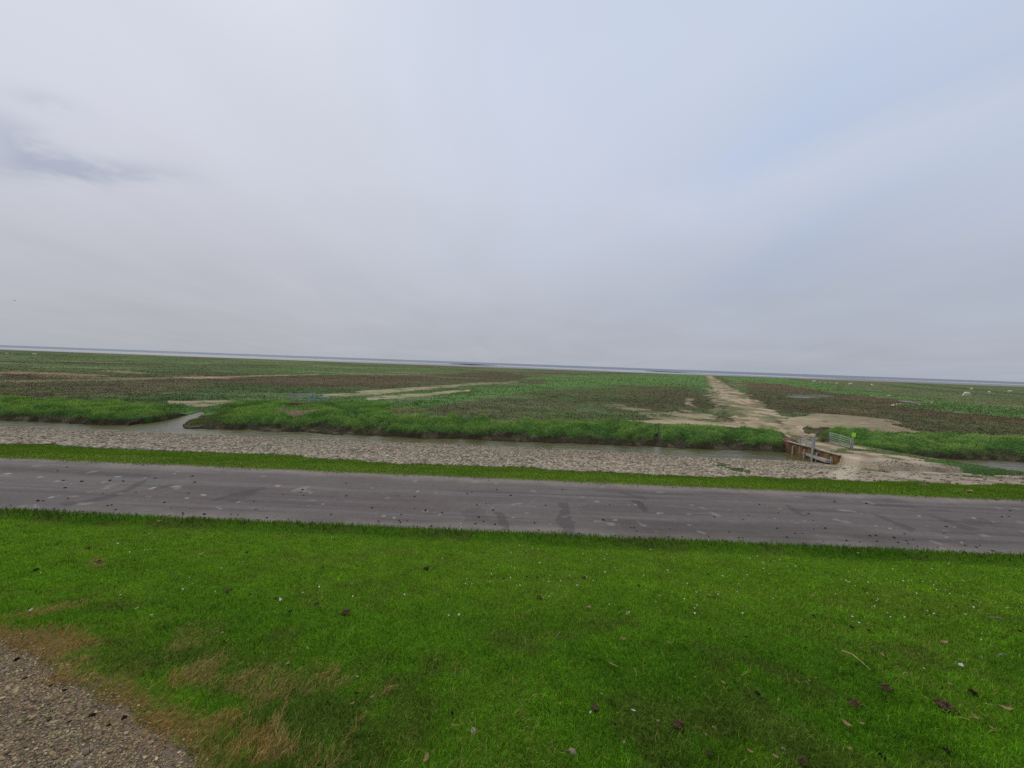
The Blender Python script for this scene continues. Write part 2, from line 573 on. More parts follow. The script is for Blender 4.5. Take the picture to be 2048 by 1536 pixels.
# patches of the marsh: (outline, colour, cover, raggedness)
PATCH = [
    (P([(1640, 757), (1800, 763), (2048, 770), (2600, 795), (2600, 802), (2048, 775), (1800, 766)]), 'slate', .75, .2),
    (P([(1250, 744), (1400, 747), (1640, 757), (1640, 759), (1400, 749), (1250, 746)]), 'slate', .6, .2),
    (P([(0, 702), (300, 706), (700, 719), (1000, 732), (1000, 734), (700, 722), (300, 709), (0, 705)]), 'slate', .45, .2),
    (P([(0, 741), (110, 745), (215, 751), (216, 757), (100, 753), (0, 747)]), 'tan', .75, 1.0),
    (P([(0, 747), (100, 751), (220, 757), (180, 763), (0, 764)]), 'brown', .85, .8),
    (P([(0, 766), (150, 764), (330, 761), (425, 768), (390, 781), (250, 792), (120, 796), (0, 794)]), 'redbrown', .70, .8),
    (P([(0, 766), (150, 764), (330, 761), (370, 764), (250, 772), (0, 776)]), 'brown', .7, .8),
    (P([(320, 748), (512, 749), (760, 751), (1000, 744), (1060, 752), (1024, 763), (900, 771), (760, 776), (640, 773), (512, 768), (420, 762)]), 'brown', .85, .9),
    (P([(520, 757), (760, 757), (960, 764), (860, 768), (700, 769), (560, 765)]), 'redbrown', .55, .9),
    (P([(430, 770), (560, 772), (740, 778), (700, 788), (560, 786), (420, 780)]), 'dull', .9, .8),
    (P([(940, 742), (1130, 744), (1100, 752), (980, 756), (900, 752)]), 'brown', .6, .9),
    (P([(1080, 752), (1200, 749), (1408, 748), (1412, 756), (1412, 772), (1320, 772), (1180, 768), (1090, 764)]), 'bright', .75, .8),
    (P([(820, 824), (960, 800), (1060, 783), (1200, 776), (1400, 788), (1420, 830), (1300, 843), (1100, 842), (900, 836)]), 'brown', .62, 1.0),
    (P([(1180, 776), (1320, 770), (1400, 775), (1400, 788), (1280, 792)]), 'redbrown', .4, 1.0),
    (P([(1120, 800), (1300, 792), (1420, 800), (1430, 830), (1340, 825), (1220, 815)]), 'dark', .35, 1.0),
    (P([(780, 818), (830, 812), (850, 826), (810, 832), (775, 828)]), 'olive', .8, .8),
    (P([(0, 761), (180, 758), (300, 755), (430, 753), (520, 750), (640, 748), (640, 750), (520, 753), (430, 757), (300, 759), (180, 762), (0, 766)]), 'tan', .8, .5),
    (P([(208, 740), (260, 741), (300, 746), (280, 748), (220, 744)]), 'tan', .7, 1.0),
    (P([(340, 750), (420, 752), (480, 757), (400, 758), (340, 755)]), 'sand', .5, 1.2),
    (P([(110, 724), (330, 728), (330, 730), (110, 726)]), 'dark', .7, .2),
    (P([(60, 733), (200, 734), (200, 736), (60, 736)]), 'pale', .7, .4),
    (P([(480, 816), (530, 812), (545, 815), (520, 820), (485, 820)]), 'sand', .6, .8),
    # ridge of fresh grass
    (P([(800, 815), (838, 802), (900, 792), (1000, 777), (1060, 769), (1150, 761), (1300, 756), (1372, 751), (1411, 753), (1412, 760), (1330, 766),
        (1150, 773), (1060, 783), (960, 796), (870, 809), (815, 818)]), 'bright', .95, .5),
    # pale twin track to the gates
    (P([(628, 791), (690, 785), (760, 779), (860, 772), (960, 766), (1036, 763), (1040, 765), (960, 769), (880, 777), (780, 785), (700, 792), (640, 796)]), 'sand', .66, 1.1),
    (P([(738, 795), (760, 792), (850, 787), (900, 782), (944, 779), (938, 783), (880, 788), (830, 794), (760, 800), (742, 800)]), 'sand', .68, 1.0),
    (P([(330, 806), (400, 803), (478, 802), (470, 806), (400, 809), (335, 811)]), 'sand', .65, .6),
    # right hand side
    (P([(1445, 754), (1560, 756), (1636, 766), (1786, 789), (2048, 818), (2600, 880), (2600, 905), (2048, 833), (1898, 812), (1786, 796), (1676, 786), (1536, 767), (1470, 764)]), 'bright', .9, .3),
    (P([(1560, 752), (1800, 757), (2048, 774), (2600, 820), (2600, 878), (2048, 817), (1786, 788), (1636, 765)]), 'pasture', .9, .3),
    (P([(1780, 762), (2048, 787), (2300, 808), (2300, 812), (2048, 791), (1780, 764)]), 'dull', .9, .2),
    (P([(1720, 764), (1990, 789), (2060, 797), (1990, 793), (1850, 781)]), 'dark', .55, .2),
    (P([(1890, 800), (2048, 812), (2300, 836), (2300, 843), (2048, 818), (1930, 806)]), 'tan', .45, .5),
    (P([(1830, 756), (2048, 770), (2400, 800), (2400, 806), (2048, 777), (1850, 761)]), 'green', .6, .4),
    (P([(1490, 768), (1560, 768), (1676, 787), (1786, 797), (1900, 814), (2048, 835), (2600, 910), (2600, 940), (2048, 872), (1880, 866), (1760, 851), (1640, 826), (1560, 811), (1496, 790)]), 'brown', .88, .8),
    (P([(1480, 762), (1560, 768), (1640, 780), (1560, 783), (1500, 776)]), 'redbrown', .7, .6),
    (P([(1520, 792), (1640, 796), (1780, 806), (1700, 812), (1580, 806)]), 'dull', .55, 1.0),
    (P([(1690, 790), (1790, 797), (1880, 810), (1800, 808), (1700, 800)]), 'redbrown', .6, .7),
    (P([(1801, 807), (1900, 812), (2048, 831), (2400, 880), (2400, 884), (2048, 836), (1880, 823), (1810, 815)]), 'bright', .8, .7),
    (P([(1850, 826), (2048, 842), (2300, 880), (2300, 892), (2048, 860), (1900, 846)]), 'redbrown', .5, 1.0),
    (P([(1950, 838), (2048, 846), (2300, 890), (2300, 905), (2048, 872), (1960, 860)]), 'olive', .6, 1.0),
    (P([(1568, 790), (1640, 789), (1668, 793), (1640, 796), (1580, 796)]), 'puddle', .55, .8),
    (P([(1795, 799), (1830, 803), (1856, 808), (1835, 808), (1800, 802)]), 'puddle', .5, .5),
    # bare sand beside the track
    (P([(1588, 833), (1640, 826), (1700, 831), (1765, 839), (1802, 850), (1836, 865), (1760, 864), (1680, 863), (1620, 857), (1582, 850), (1560, 838)]), 'sand', .76, 1.3),
    (P([(1660, 816), (1740, 818), (1770, 824), (1700, 828), (1650, 824)]), 'tan', .45, 1.3),
    (P([(1560, 806), (1640, 812), (1700, 822), (1640, 830), (1560, 826)]), 'dark', .4, 1.3),
    (P([(1293, 823), (1340, 821), (1392, 832), (1470, 841), (1480, 854), (1400, 850), (1325, 839), (1300, 836)]), 'sand', .62, 1.5),
    (P([(1250, 842), (1340, 840), (1478, 852), (1482, 858), (1380, 850), (1300, 846)]), 'sand', .8, .8),
    (P([(1366, 796), (1386, 798), (1378, 818), (1432, 832), (1420, 838), (1372, 828)]), 'sand', .55, 1.3),
    (P([(1408, 776), (1422, 776), (1442, 802), (1452, 824), (1434, 826), (1426, 800)]), 'sand', .6, 1.2),
    (P([(1200, 810), (1240, 810), (1300, 818), (1290, 822), (1220, 815)]), 'sand', .45, 1.2),
    (P([(1430, 830), (1470, 826), (1480, 845), (1440, 842)]), 'brown', .6, 1.0),
]
TRACK_OLIVE = P([(1448, 800), (1466, 806), (1492, 838), (1488, 850), (1468, 838), (1452, 818)])
BANK = P([(-800, 770), (0, 795), (130, 801), (250, 805), (330, 808), (400, 811), (470, 806), (520, 800), (560, 797), (590, 806), (640, 804), (700, 804),
          (790, 806), (770, 822), (800, 836), (900, 840), (1024, 844), (1200, 845), (1310, 851), (1420, 852), (1500, 862), (1560, 873), (1590, 884),
          (1600, 960), (1200, 930), (0, 890), (-800, 870)], -1.35)
BANK2 = P([(1640, 869), (1690, 861), (1760, 862), (1886, 866), (2048, 873), (2700, 945), (2700, 1010), (2048, 945), (1780, 920), (1740, 905), (1690, 893)], -1.35)
BANK_TAN = P([(545, 826), (600, 819), (640, 822), (590, 828)], -1.2)
PATH = slope_poly([(-600, 1215), (0, 1292), (60, 1318), (110, 1372), (190, 1412), (250, 1448), (300, 1490), (352, 1534)])
PATH = np.vstack([PATH, [(-1.25, 0.6), (-1.3, -12), (-12, -12)]])
VERGE_EDGE = np.array([on_ground(a, b)[:2] for a, b in
                       [(-400, 875), (0, 889), (90, 890), (200, 896), (300, 901), (400, 903), (512, 908), (620, 916), (700, 921), (800, 929), (900, 930), (1024, 934), (1120, 941),
                        (1200, 945), (1300, 950), (1450, 954), (1600, 958), (1700, 962), (1850, 966), (1950, 972), (2048, 969), (2500, 1010)]])
GREEN_SPUR = slope_poly([(1424, 924), (1440, 926), (1470, 936), (1514, 946), (1502, 952), (1462, 944), (1438, 936)])
RAMP = slope_poly([(1640, 916), (1690, 902), (1740, 905), (1790, 926), (1850, 944), (1960, 960), (2048, 968), (2500, 1010), (2500, 1020), (2048, 972),
                   (1950, 972), (1850, 967), (1700, 963), (1640, 958), (1600, 940)])
TRAIL = [on_ground(a, b)[:2] for a, b in [(1674, 962), (1688, 946), (1706, 930), (1710, 918), (1702, 908)]]
RUTS = [[on_ground(a, b)[:2] for a, b in [(1706, 906), (1740, 922), (1790, 942), (1840, 960)]],
        [on_ground(a, b)[:2] for a, b in [(1742, 908), (1790, 928), (1860, 946), (1990, 962)]]]
GREENS_R = slope_poly([(1822, 932), (1900, 929), (1990, 938), (2048, 944), (2300, 966), (2300, 975), (2048, 950), (1990, 955), (1900, 943), (1850, 939)])


def paint_marsh(x, y):
    d = np.hypot(x, y)
    wamp = 0.010 * d + 0.25
    n1 = fbm(x, y, 0.35, 4, 101) - 0.5
    n2 = fbm(x, y, 0.35, 4, 102) - 0.5
    m1 = fbm(x, y, 0.06, 4, 111)
    m2 = fbm(x * .7, y, 0.55, 4, 112)
    m3 = fbm(x, y, 0.018, 3, 113)
    c = lerp(C['dull'], C['greengrey'], sstep(.35, .65, m1))
    c = lerp(c, C['olive'], sstep(.50, .70, fbm(x, y, 0.11, 4, 114)) * .7)
    c = lerp(c, C['brown'], sstep(.52, .68, fbm(x, y * 1.6, 0.03, 4, 115)) * .65)
    c = lerp(c, C['green'], sstep(.50, .66, m3) * .45)
    c = lerp(c, C['pale'], sstep(.66, .74, fbm(x, y * 2.0, 0.05, 4, 116)) * .6)
    c = lerp(c, C['dark'], sstep(.70, .76, fbm(x * 0.4, y * 3.0, 0.02, 3, 118)) * .7)
    st1 = fbm(x * .22 + 40, y * 1.2, 0.09, 4, 117)
    c = lerp(c, C['tan'], sstep(.63, .72, st1) * .55)
    c = lerp(c, C['pale'] * .9, sstep(.60, .70, fbm(x * .25, y * 1.5 + 9, 0.07, 4, 120)) * .55)
    # drains that run out to sea beside the tracks
    s_ = x * math.cos(R(27)) - y * math.sin(R(27))
    g = np.abs((s_ + (fbm(x, y, .02, 2, 119) - .5) * 6) % 13.0 - 6.5)
    c = lerp(c, C['dark'], (1 - sstep(.15, .6, g)) * .55 * sstep(40, 55, d))
    big = .62 + .38 * sstep(.36, .52, fbm(x * .5, y, .13, 4, 124))
    for poly, name, cover, rag in PATCH:
        k = inside(poly, x + n1 * wamp * rag * 3.2, y + n2 * wamp * rag * 5.0)
        br = sstep(0.5 - 0.22, 0.5 + 0.02, m2 + (cover - 0.62) * 0.75)
        cc = C[name] * (0.8 + 0.4 * m2)[..., None]
        c = np.where(k[..., None], lerp(c, cc, (cover * 0.35 + br * cover * 0.65) * big), c)
    k = inside(TRACK, x + n1 * wamp * 1.6 + (m2 - .5) * 2.6, y + n2 * wamp * 2.0 + (fbm(x, y, .9, 3, 125) - .5) * 5)
    rut = fbm(x * math.cos(R(27)) - y * math.sin(R(27)), (x * math.sin(R(27)) + y * math.cos(R(27))) * .10, 1.4, 3, 121)
    tc = lerp(C['sand'], C['tan'], sstep(.45, .75, rut) * .8)
    tc = lerp(tc, C['olive'], sstep(.54, .68, m2) * .7)
    tc = lerp(tc, C['brown'], sstep(.60, .72, fbm(x, y, .3, 4, 122)) * .6)
    tc = lerp(tc, C['dull'], sstep(.55, .63, fbm(x * .8, y * .5, .5, 4, 123)) * .6)
    ko = inside(TRACK_OLIVE, x + n1 * 2, y + n2 * 3)
    tc = np.where(ko[..., None], lerp(tc, C['olive'], .75 * sstep(.3, .5, m2)), tc)
    c = np.where(k[..., None], tc, c)
    # far edge: grey mud with pale bars
    c = lerp(c, C['mud'], sstep(345, 400, y + n1 * 40))
    c = c * (0.78 + 0.44 * fbm(x, y, 1.7, 2, 131))[..., None]
    # light bounced by the moist air is left to the renderer
    return c


def bank_mask(x, y):
    wx = x + (fbm(x, y, .5, 3, 141) - .5) * 1.6
    wy = y + (fbm(x, y, .5, 3, 142) - .5) * 2.6
    return inside(BANK, wx, wy) | inside(BANK2, wx, wy)


def lawn_color(x, y):
    """base colour of the turf, as a blade sees it"""
    m = fbm(x, y, .9, 3, 151)
    c = lerp((.100, .275, .012), (.138, .345, .015), sstep(.3, .7, m))
    c = lerp(c, (.170, .320, .024), sstep(.52, .75, fbm(x, y, 1.7, 3, 152)) * .5)
    c = lerp(c, (.135, .155, .040), sstep(.52, .72, fbm(x, y, 2.4, 3, 153)) * .45)
    v = y + SH * x
    c = lerp(c, (.205, .425, .018), sstep(2.6, 5.0, v) * (1 - sstep(6.3, 6.5, v)) * .6)
    return c


PATH_EDGE = [tuple(p) for p in PATH[:8]]
DEAD = [slope_poly(a) for a in ([(360, 1536), (330, 1490), (380, 1440), (470, 1430), (600, 1470), (690, 1500), (700, 1536)], [(440, 1500), (500, 1440), (560, 1400), (575, 1420), (540, 1470), (520, 1536), (440, 1536)],
                                [(640, 1536), (680, 1480), (720, 1430), (742, 1400), (775, 1365), (790, 1372), (765, 1410), (735, 1450), (720, 1510), (700, 1536)],
                                [(560, 1500), (610, 1470), (620, 1490), (590, 1536), (555, 1536)],
                                [(640, 1330), (668, 1355), (660, 1375), (638, 1350)],
                                [(150, 1130), (205, 1115), (200, 1132), (150, 1142)])]


def dead_frac(x, y):
    """share of dry straw among the blades"""
    d = line_dist(PATH_EDGE, x, y)
    n = fbm(x, y, 2.6, 3, 161)
    lo = x < 1.0
    f = np.where(lo, (1 - sstep(.0, .30, d + (n - .5) * .5)) * .95, 0)
    f = np.maximum(f, np.where(lo, sstep(.56, .70, n) * (1 - sstep(.3, 1.1, d)) * .6, 0))
    wx = x + (fbm(x, y, 4, 3, 162) - .5) * .30
    wy = y + (fbm(x, y, 4, 3, 163) - .5) * .30
    for p in DEAD:
        f = np.maximum(f, inside(p, wx, wy) * (.16 + .62 * sstep(.40, .62, fbm(x, y, 5.5, 3, 165))))
    f = np.maximum(f, .010 + .06 * sstep(.55, .72, fbm(x, y, 1.4, 3, 164)))
    return f


def road_color(x, y):
    v = y + SH * x
    c = np.zeros(x.shape + (3,)) + np.array((.130, .108, .096))
    c = lerp(c, (.138, .124, .110), sstep(.4, .65, fbm(x * .45, v, .7, 3, 171)) * .8)
    c = lerp(c, (.112, .090, .084), sstep(.52, .7, fbm(x * .18, v, 1.6, 3, 172)) * .6)
    # long wear lines parallel to the road
    c = lerp(c, (.155, .145, .138), sstep(.60, .70, fbm(x * .03, v, 5.0, 3, 173)) * .6)
    c = lerp(c, (.085, .068, .064), sstep(.60, .72, fbm(x * .05, v, 6.0, 3, 174)) * .55)
    # dusty edges
    e = np.minimum(v - 7.05, 10.62 - v)
    e2 = e + (fbm(x, y, 1.1, 3, 175) - .5) * .5
    c = lerp(c, (.235, .200, .165), (1 - sstep(.0, .55, e2)) * .75)
    return c


STAINS = [  # outline in the photograph, strength
    ([(120, 1006), (170, 1000), (240, 982), (296, 958), (306, 960), (260, 982), (200, 1002), (140, 1012)], .45),
    ([(420, 1000), (470, 985), (530, 974), (535, 978), (480, 992), (430, 1004)], .4),
    ([(445, 1006), (500, 984), (516, 984), (470, 1006)], .3),
    ([(1119, 1005), (1138, 1006), (1150, 1062), (1152, 1072), (1118, 1070)], .42),
    ([(984, 1024), (1002, 1024), (1020, 1050), (1012, 1062), (996, 1050)], .42),
    ([(925, 1020), (960, 1012), (975, 1040), (930, 1045)], .25),
    ([(1262, 1000), (1276, 1000), (1300, 1020), (1285, 1022)], .55),
    ([(1745, 1028), (1760, 1030), (1836, 1058), (1820, 1062)], .4),
    ([(1568, 1008), (1580, 1010), (1622, 1030), (1606, 1034)], .38),
    ([(1842, 1026), (1860, 1028), (1956, 1058), (1936, 1062)], .36),
    ([(1745, 1006), (1900, 1020), (1900, 1024), (1745, 1010)], .35),
    ([(1925, 1038), (1970, 1036), (1985, 1050), (1930, 1050)], .25),
    ([(1244, 983), (1300, 996), (1290, 1000), (1240, 987)], .3),
    ([(0, 934), (180, 940), (300, 950), (300, 955), (120, 946), (0, 940)], .3),
    ([(310, 975), (345, 968), (350, 972), (318, 980)], .35),
]
SPLATS = [(15, 948, 16), (80, 954, 9), (110, 963, 11), (208, 964, 10), (142, 967, 6), (92, 996, 9), (72, 1010, 7), (230, 954, 14), (350, 947, 9), (290, 956, 8),
          (305, 976, 10), (282, 999, 6), (370, 998, 10), (408, 990, 9), (440, 1019, 8), (355, 972, 12), (475, 1006, 10), (556, 972, 11), (648, 1007, 7), (620, 1010, 9),
          (772, 1031, 12), (763, 986, 6), (741, 976, 6), (867, 987, 7), (835, 982, 6), (788, 1034, 7), (876, 1029, 6), (923, 1046, 6), (925, 1054, 5), (664, 1000, 4),
          (1025, 1034, 10), (1232, 1040, 11), (1270, 1011, 7), (1316, 1026, 9), (1456, 1019, 6), (1405, 1065, 11), (1309, 1063, 6), (1182, 995, 5), (1102, 1048, 6), (1071, 1013, 5),
          (1560, 1018, 7), (1609, 1042, 6), (1835, 1031, 9), (1776, 1057, 8), (1745, 1050, 6), (1917, 1057, 6), (1950, 1037, 9), (1920, 1084, 10), (1895, 1076, 8), (2045, 1062, 8),
          (1722, 1027, 6), (1530, 1011, 5), (1858, 1051, 6), (1635, 1050, 5), (1548, 1036, 6), (1986, 1042, 6), (1632, 1070, 5)]
STAIN_P = [(slope_poly(a), k) for a, k in STAINS]
SPLAT_P = [(on_ground(a, b), w) for a, b, w in SPLATS]


def road_marks(x, y, c):
    wx = x + (fbm(x, y, 4, 3, 181) - .5) * .22
    wy = y + (fbm(x, y, 4, 3, 182) - .5) * .22
    for p, k in STAIN_P:
        m = inside(p, wx, wy)
        c = np.where(m[..., None], lerp(c, (.052, .046, .042), np.full(x.shape, k * 1.15)), c)
    for (px, py, _), w in SPLAT_P:
        near = (np.abs(x - px) < .6) & (np.abs(y - py) < .5)
        if near.any():
            r = w / FPX * py * .5
            rr = np.hypot((wx[near] - px) / r, (wy[near] - py) / (r * .95))
            c[near] = lerp(c[near], (.36, .33, .27), (1 - sstep(.55, 1.1, rr)) * .75)
    mud = fbm(x * .35, y, .8, 4, 186)
    c = lerp(c, (.080, .066, .054), sstep(.58, .72, mud) * .45)
    n = fbm(x, y, 3.2, 2, 185)
    c = lerp(c, (.25, .23, .20), sstep(.80, .86, n) * .55)
    return c


def slope_stone_color(x, y):
    n = fbm(x, y, .6, 3, 191)
    c = lerp((.25, .195, .13), (.36, .29, .20), n)
    v = y + SH * x
    c = lerp(c, (.17, .15, .085), (1 - sstep(.0, 1.2, 22.9 - v + (n - .5) * 1.6)) * .6)
    c = lerp(c, (.26, .15, .06), sstep(.68, .76, fbm(x, y, .28, 3, 193)) * .35)
    wx = x + (fbm(x, y, 1.2, 3, 194) - .5) * .9
    wy = y + (fbm(x, y, 1.2, 3, 195) - .5) * .9
    k = inside(GREEN_SPUR, wx, wy)
    c = np.where(k[..., None], lerp(c, (.06, .15, .03), np.full(x.shape, .85)), c)
    # trampled sand round the dam
    s = sstep(.70, .84, x / np.maximum(y, 1) + (n - .5) * .22)
    n2 = fbm(x, y, 1.1, 4, 196)
    sc = lerp((.34, .275, .195), (.20, .15, .10), sstep(.4, .7, n2))
    sc = lerp(sc, (.105, .12, .045), sstep(.60, .72, fbm(x * .6, y, .9, 4, 197)) * .75)
    c = lerp(c, sc, s)
    k = inside(GREENS_R, wx, wy)
    c = np.where(k[..., None], lerp((.07, .14, .03), c, sstep(.55, .8, n2)), c)
    t = line_dist(TRAIL, x, y)
    c = lerp(c, (.50, .42, .31), (1 - sstep(.15, .50, t)) * .9)
    for r in RUTS:
        t = line_dist(r, x, y)
        c = lerp(c, (.43, .35, .25), (1 - sstep(.15, .6, t)) * .65)
    return c


# ------------------------------------------------------------------ the ground sheet, cut into its zones
print('terrain')


def spaced(a, b, n):
    return np.linspace(a, b, n, endpoint=False)


rows = np.concatenate([
    [-40, -25, -15, -9, -6, -4, -3, -2, -1.2, -.6, -.2], spaced(0, 2.5, 60), spaced(2.5, 7.05, 80), spaced(7.05, 10.65, 110), spaced(10.65, 14.5, 80),
    spaced(14.5, 23, 150), spaced(23, 27, 110), spaced(27, 34, 90),
    1.0 / spaced(1 / 34.0, 1 / 430.0, 300), 1.0 / spaced(1 / 430.0, 1 / 900.0, 14)])
rows = np.append(rows, [900.0])
tin = np.linspace(-1, 1, 1150)
tout = np.array([1.08, 1.2, 1.4, 1.7, 2.2, 3.0, 4.5])
tt = np.concatenate([-tout[::-1], tin, tout])
Wd = 3.2 + 1.55 * np.maximum(rows, 0)
GX = tt[None, :] * Wd[:, None]
GV = np.repeat(rows[:, None], len(tt), 1)
GY = GV - SH * GX
TX, TY, TV = GX.ravel(), GY.ravel(), GV.ravel()
TZ = height(TX, TY)
print('verts', len(TX))
tcol = np.zeros((len(TX), 3))


def part_paint(mask, fn):
    if mask.any():
        tcol[mask] = fn(TX[mask], TY[mask])


verge_v = np.interp(TX, VERGE_EDGE[:, 0], VERGE_EDGE[:, 1] + SH * VERGE_EDGE[:, 0])
vrag = (fbm(TX, TY, 1.3, 3, 201) - .5) * .9
on_path = inside(PATH, TX + (fbm(TX, TY, 3.0, 3, 202) - .5) * .25, TY + (fbm(TX, TY, 3.0, 3, 203) - .5) * .25)
m_lawn = (TV < 7.05)
m_road = (TV >= 7.05 - 1e-6) & (TV <= 10.65 + 1e-6)
m_verge = (TV > 10.65) & (TV <= verge_v + vrag)
m_stone = (TV > verge_v + vrag) & (TV <= 24.3)
m_marsh = TV > 24.3
part_paint(m_lawn, lambda x, y: lerp(lawn_color(x, y) * .35 + np.array((.012, .008, .003)), (.17, .105, .045), dead_frac(x, y) * .8))
part_paint(m_lawn & on_path, lambda x, y: lerp((.20, .15, .10), (.12, .095, .075), fbm(x, y, 5, 3, 205)))
part_paint(m_road, lambda x, y: road_marks(x, y, road_color(x, y)))


def verge_color(x, y):
    n = fbm(x, y, .8, 3, 211)
    c = lerp((.090, .170, .016), (.140, .225, .020), n)
    c = lerp(c, (.13, .115, .05), sstep(.60, .75, fbm(x * .5, y, 1.3, 3, 212)) * .5 * (.4 + .6 * sstep(12, 17, x)))
    v = y + SH * x
    c = lerp(c, (.20, .17, .12), (1 - sstep(0, .18, v - 10.65 + (n - .5) * .2)) * .7)
    return c


part_paint(m_verge, lambda x, y: verge_color(x, y) * .8)
part_paint(m_stone, slope_stone_color)


def marsh_all(x, y):
    c = paint_marsh(x, y)
    b = bank_mask(x, y)
    bc = lerp((.06, .15, .028), (.09, .20, .036), fbm(x, y, .8, 3, 221))
    c = np.where(b[..., None], bc, c)
    # the eroded face of the bank
    z = height(x, y)
    v = y + SH * x
    f = (1 - sstep(-1.62, -1.40, z + (fbm(x, y, 2.2, 3, 222) - .5) * .3)) * (v < 30)
    mudc = lerp(C['bankmud'], (.13, .095, .060), sstep(.55, .75, fbm(x, y, 2.0, 3, 223)))
    c = lerp(c, mudc, f)
    k = inside(TRACK, x, y) | inside(DAM, x, y)
    n2 = fbm(x, y, 1.1, 4, 196)
    tc = lerp((.42, .33, .22), (.24, .18, .11), sstep(.4, .7, n2))
    gsel = fbm(x * .7, y, .8, 4, 197) + .16 * sstep(20.0, 21.2, x) * (1 - sstep(23.5, 25, x))
    tc = lerp(tc, (.09, .13, .04), sstep(.50, .62, gsel) * .85)
    c = np.where((k & (v < 34))[..., None], lerp(tc, c, (v > 27) * .7), c)
    kt = inside(BANK_TAN, x, y)
    c = np.where(kt[..., None], C['tan'] * .8, c)
    return c


part_paint(m_marsh, marsh_all)
on_dam = inside(DAM, TX, TY)
part_paint(on_dam & (TV > 21), lambda x, y: slope_stone_color(x + 0.0, y) * .0 + marsh_all(x, y))

# zones by face
nr, nc = GX.shape
idx = np.arange(nr * nc).reshape(nr, nc)
Q = np.stack([idx[:-1, :-1], idx[:-1, 1:], idx[1:, 1:], idx[1:, :-1]], -1).reshape(-1, 4)
qv = TV[Q].mean(1)
qx = TX[Q].mean(1)
qy = TY[Q].mean(1)
qz = TZ[Q].mean(1)
zone = np.full(len(Q), 'marsh', dtype=object)
zone[qv < 7.05] = 'lawn'
zone[(on_path[Q].mean(1) > .5) & (qv < 7.0)] = 'path'
zone[(qv > 7.05) & (qv < 10.65)] = 'road'
zone[m_verge[Q].mean(1) > .5] = 'verge'
zone[(m_stone[Q].mean(1) > .5) & (qv > 10.65)] = 'stone'
zone[(qv > 23.3) & (qv < 36) & (qz < WATER_Z)] = 'bed'
zone[(qv > 24.2) & (qv < 36) & (bank_mask(qx, qy)) & (qz > WATER_Z)] = 'bank'
zone[(inside(TRACK, qx, qy) & (qv > 25)) | (inside(DAM, qx, qy) & (qv > 20))] = 'track'
zone[qv > 405] = 'mud'
ZN = {
    'lawn': ('dike_slope', 'soil', 'grassy inner slope of the sea dike running down to the asphalt road'),
    'path': ('gravel_path', 'sand', 'gravel path on the dike crest edged with dry straw'),
    'road': ('road', 'road', 'grey asphalt service road spattered with droppings between two grass strips'),
    'verge': ('grass_verge', 'soil', 'short bright grass verge between the asphalt road and the stones'),
    'stone': ('stone_revetment', 'stonebed', 'sloping bed of pale stones between grass verge and ditch'),
    'bed': ('ditch_bed', 'bank', 'muddy bed under the ditch water'),
    'bank': ('ditch_bank', 'bank', 'eroded muddy bank with tall grass beyond the ditch'),
    'track': ('dirt_track', 'sand', 'pale dirt track over the dam and straight out across the marsh'),
    'marsh': ('salt_marsh', 'marsh', 'flat brown and green salt marsh stretching to the sea'),
    'mud': ('mudflat', 'mud', 'grey mudflat between the salt marsh and the sea'),
}
TVt = np.stack([TX, TY, TZ], 1)
for z, (name, mat, label) in ZN.items():
    f = Q[zone == z]
    if not len(f):
        continue
    u, inv = np.unique(f.ravel(), return_inverse=True)
    o = mesh_np(name, TVt[u], [inv.reshape(-1, 4)], M[mat], tcol[u])
    tag(o, label, name.replace('_', ' ').split(' ')[-1] if z != 'lawn' else 'dike', kind='structure')

# water
def sheet(name, xs, vs, z, mat, label, cat):
    X, Vv = np.meshgrid(xs, vs)
    V = np.stack([X.ravel(), (Vv - SH * X).ravel(), np.full(X.size, z)], 1)
    n, m = len(vs), len(xs)
    i = np.arange(n * m).reshape(n, m)
    F = np.stack([i[:-1, :-1], i[:-1, 1:], i[1:, 1:], i[1:, :-1]], -1).reshape(-1, 4)
    o = mesh_np(name, V, [F], M[mat])
    return tag(o, label, cat, kind='structure')


sheet('ditch_water', np.linspace(-180, 180, 40), np.linspace(22.3, 37, 4), WATER_Z, 'ditch', 'narrow ditch of still greenish brown water below the grassy bank', 'water')
sheet('sea', np.array([-40000, -6000, -1500, 0, 1500, 6000, 40000.]), np.array([880, 1500, 3000, 9000, 30000.]), -1.90, 'sea', 'dark grey blue sea along the horizon', 'sea')


def strips(name, spec, mat, label, cat, z):
    """tidal pools: long thin irregular sheets lying on the mud"""
    V, F = [], []
    for x0, x1, y0, y1, seed in spec:
        n = 40
        s = len(V)
        for i in range(n):
            t = i / (n - 1)
            x = x0 + (x1 - x0) * t
            w = math.sin(math.pi * t) ** .35
            a = float(fbm(np.array([x]), np.array([seed * 9.7]), 5.0 / (abs(x1 - x0) + 1), 3, seed)[0] - .5)
            b = float(fbm(np.array([x]), np.array([seed * 3.1]), 7.0 / (abs(x1 - x0) + 1), 3, seed + 3)[0] - .5)
            mid, h = (y0 + y1) / 2, (y1 - y0) / 2
            V.append((x, mid + a * h * .8 - h * w * (1 + b * .6), z))
            V.append((x, mid + a * h * .8 + h * w * (1 - b * .6), z))
        for i in range(n - 1):
            k = s + 2 * i
            F.append((k, k + 2, k + 3, k + 1))
    o = mesh_py(name, V, F, M[mat])
    return tag(o, label, cat, kind='structure')


def far_x(px, y):
    return px_ray(px, 730)[0] / px_ray(px, 730)[1] * y


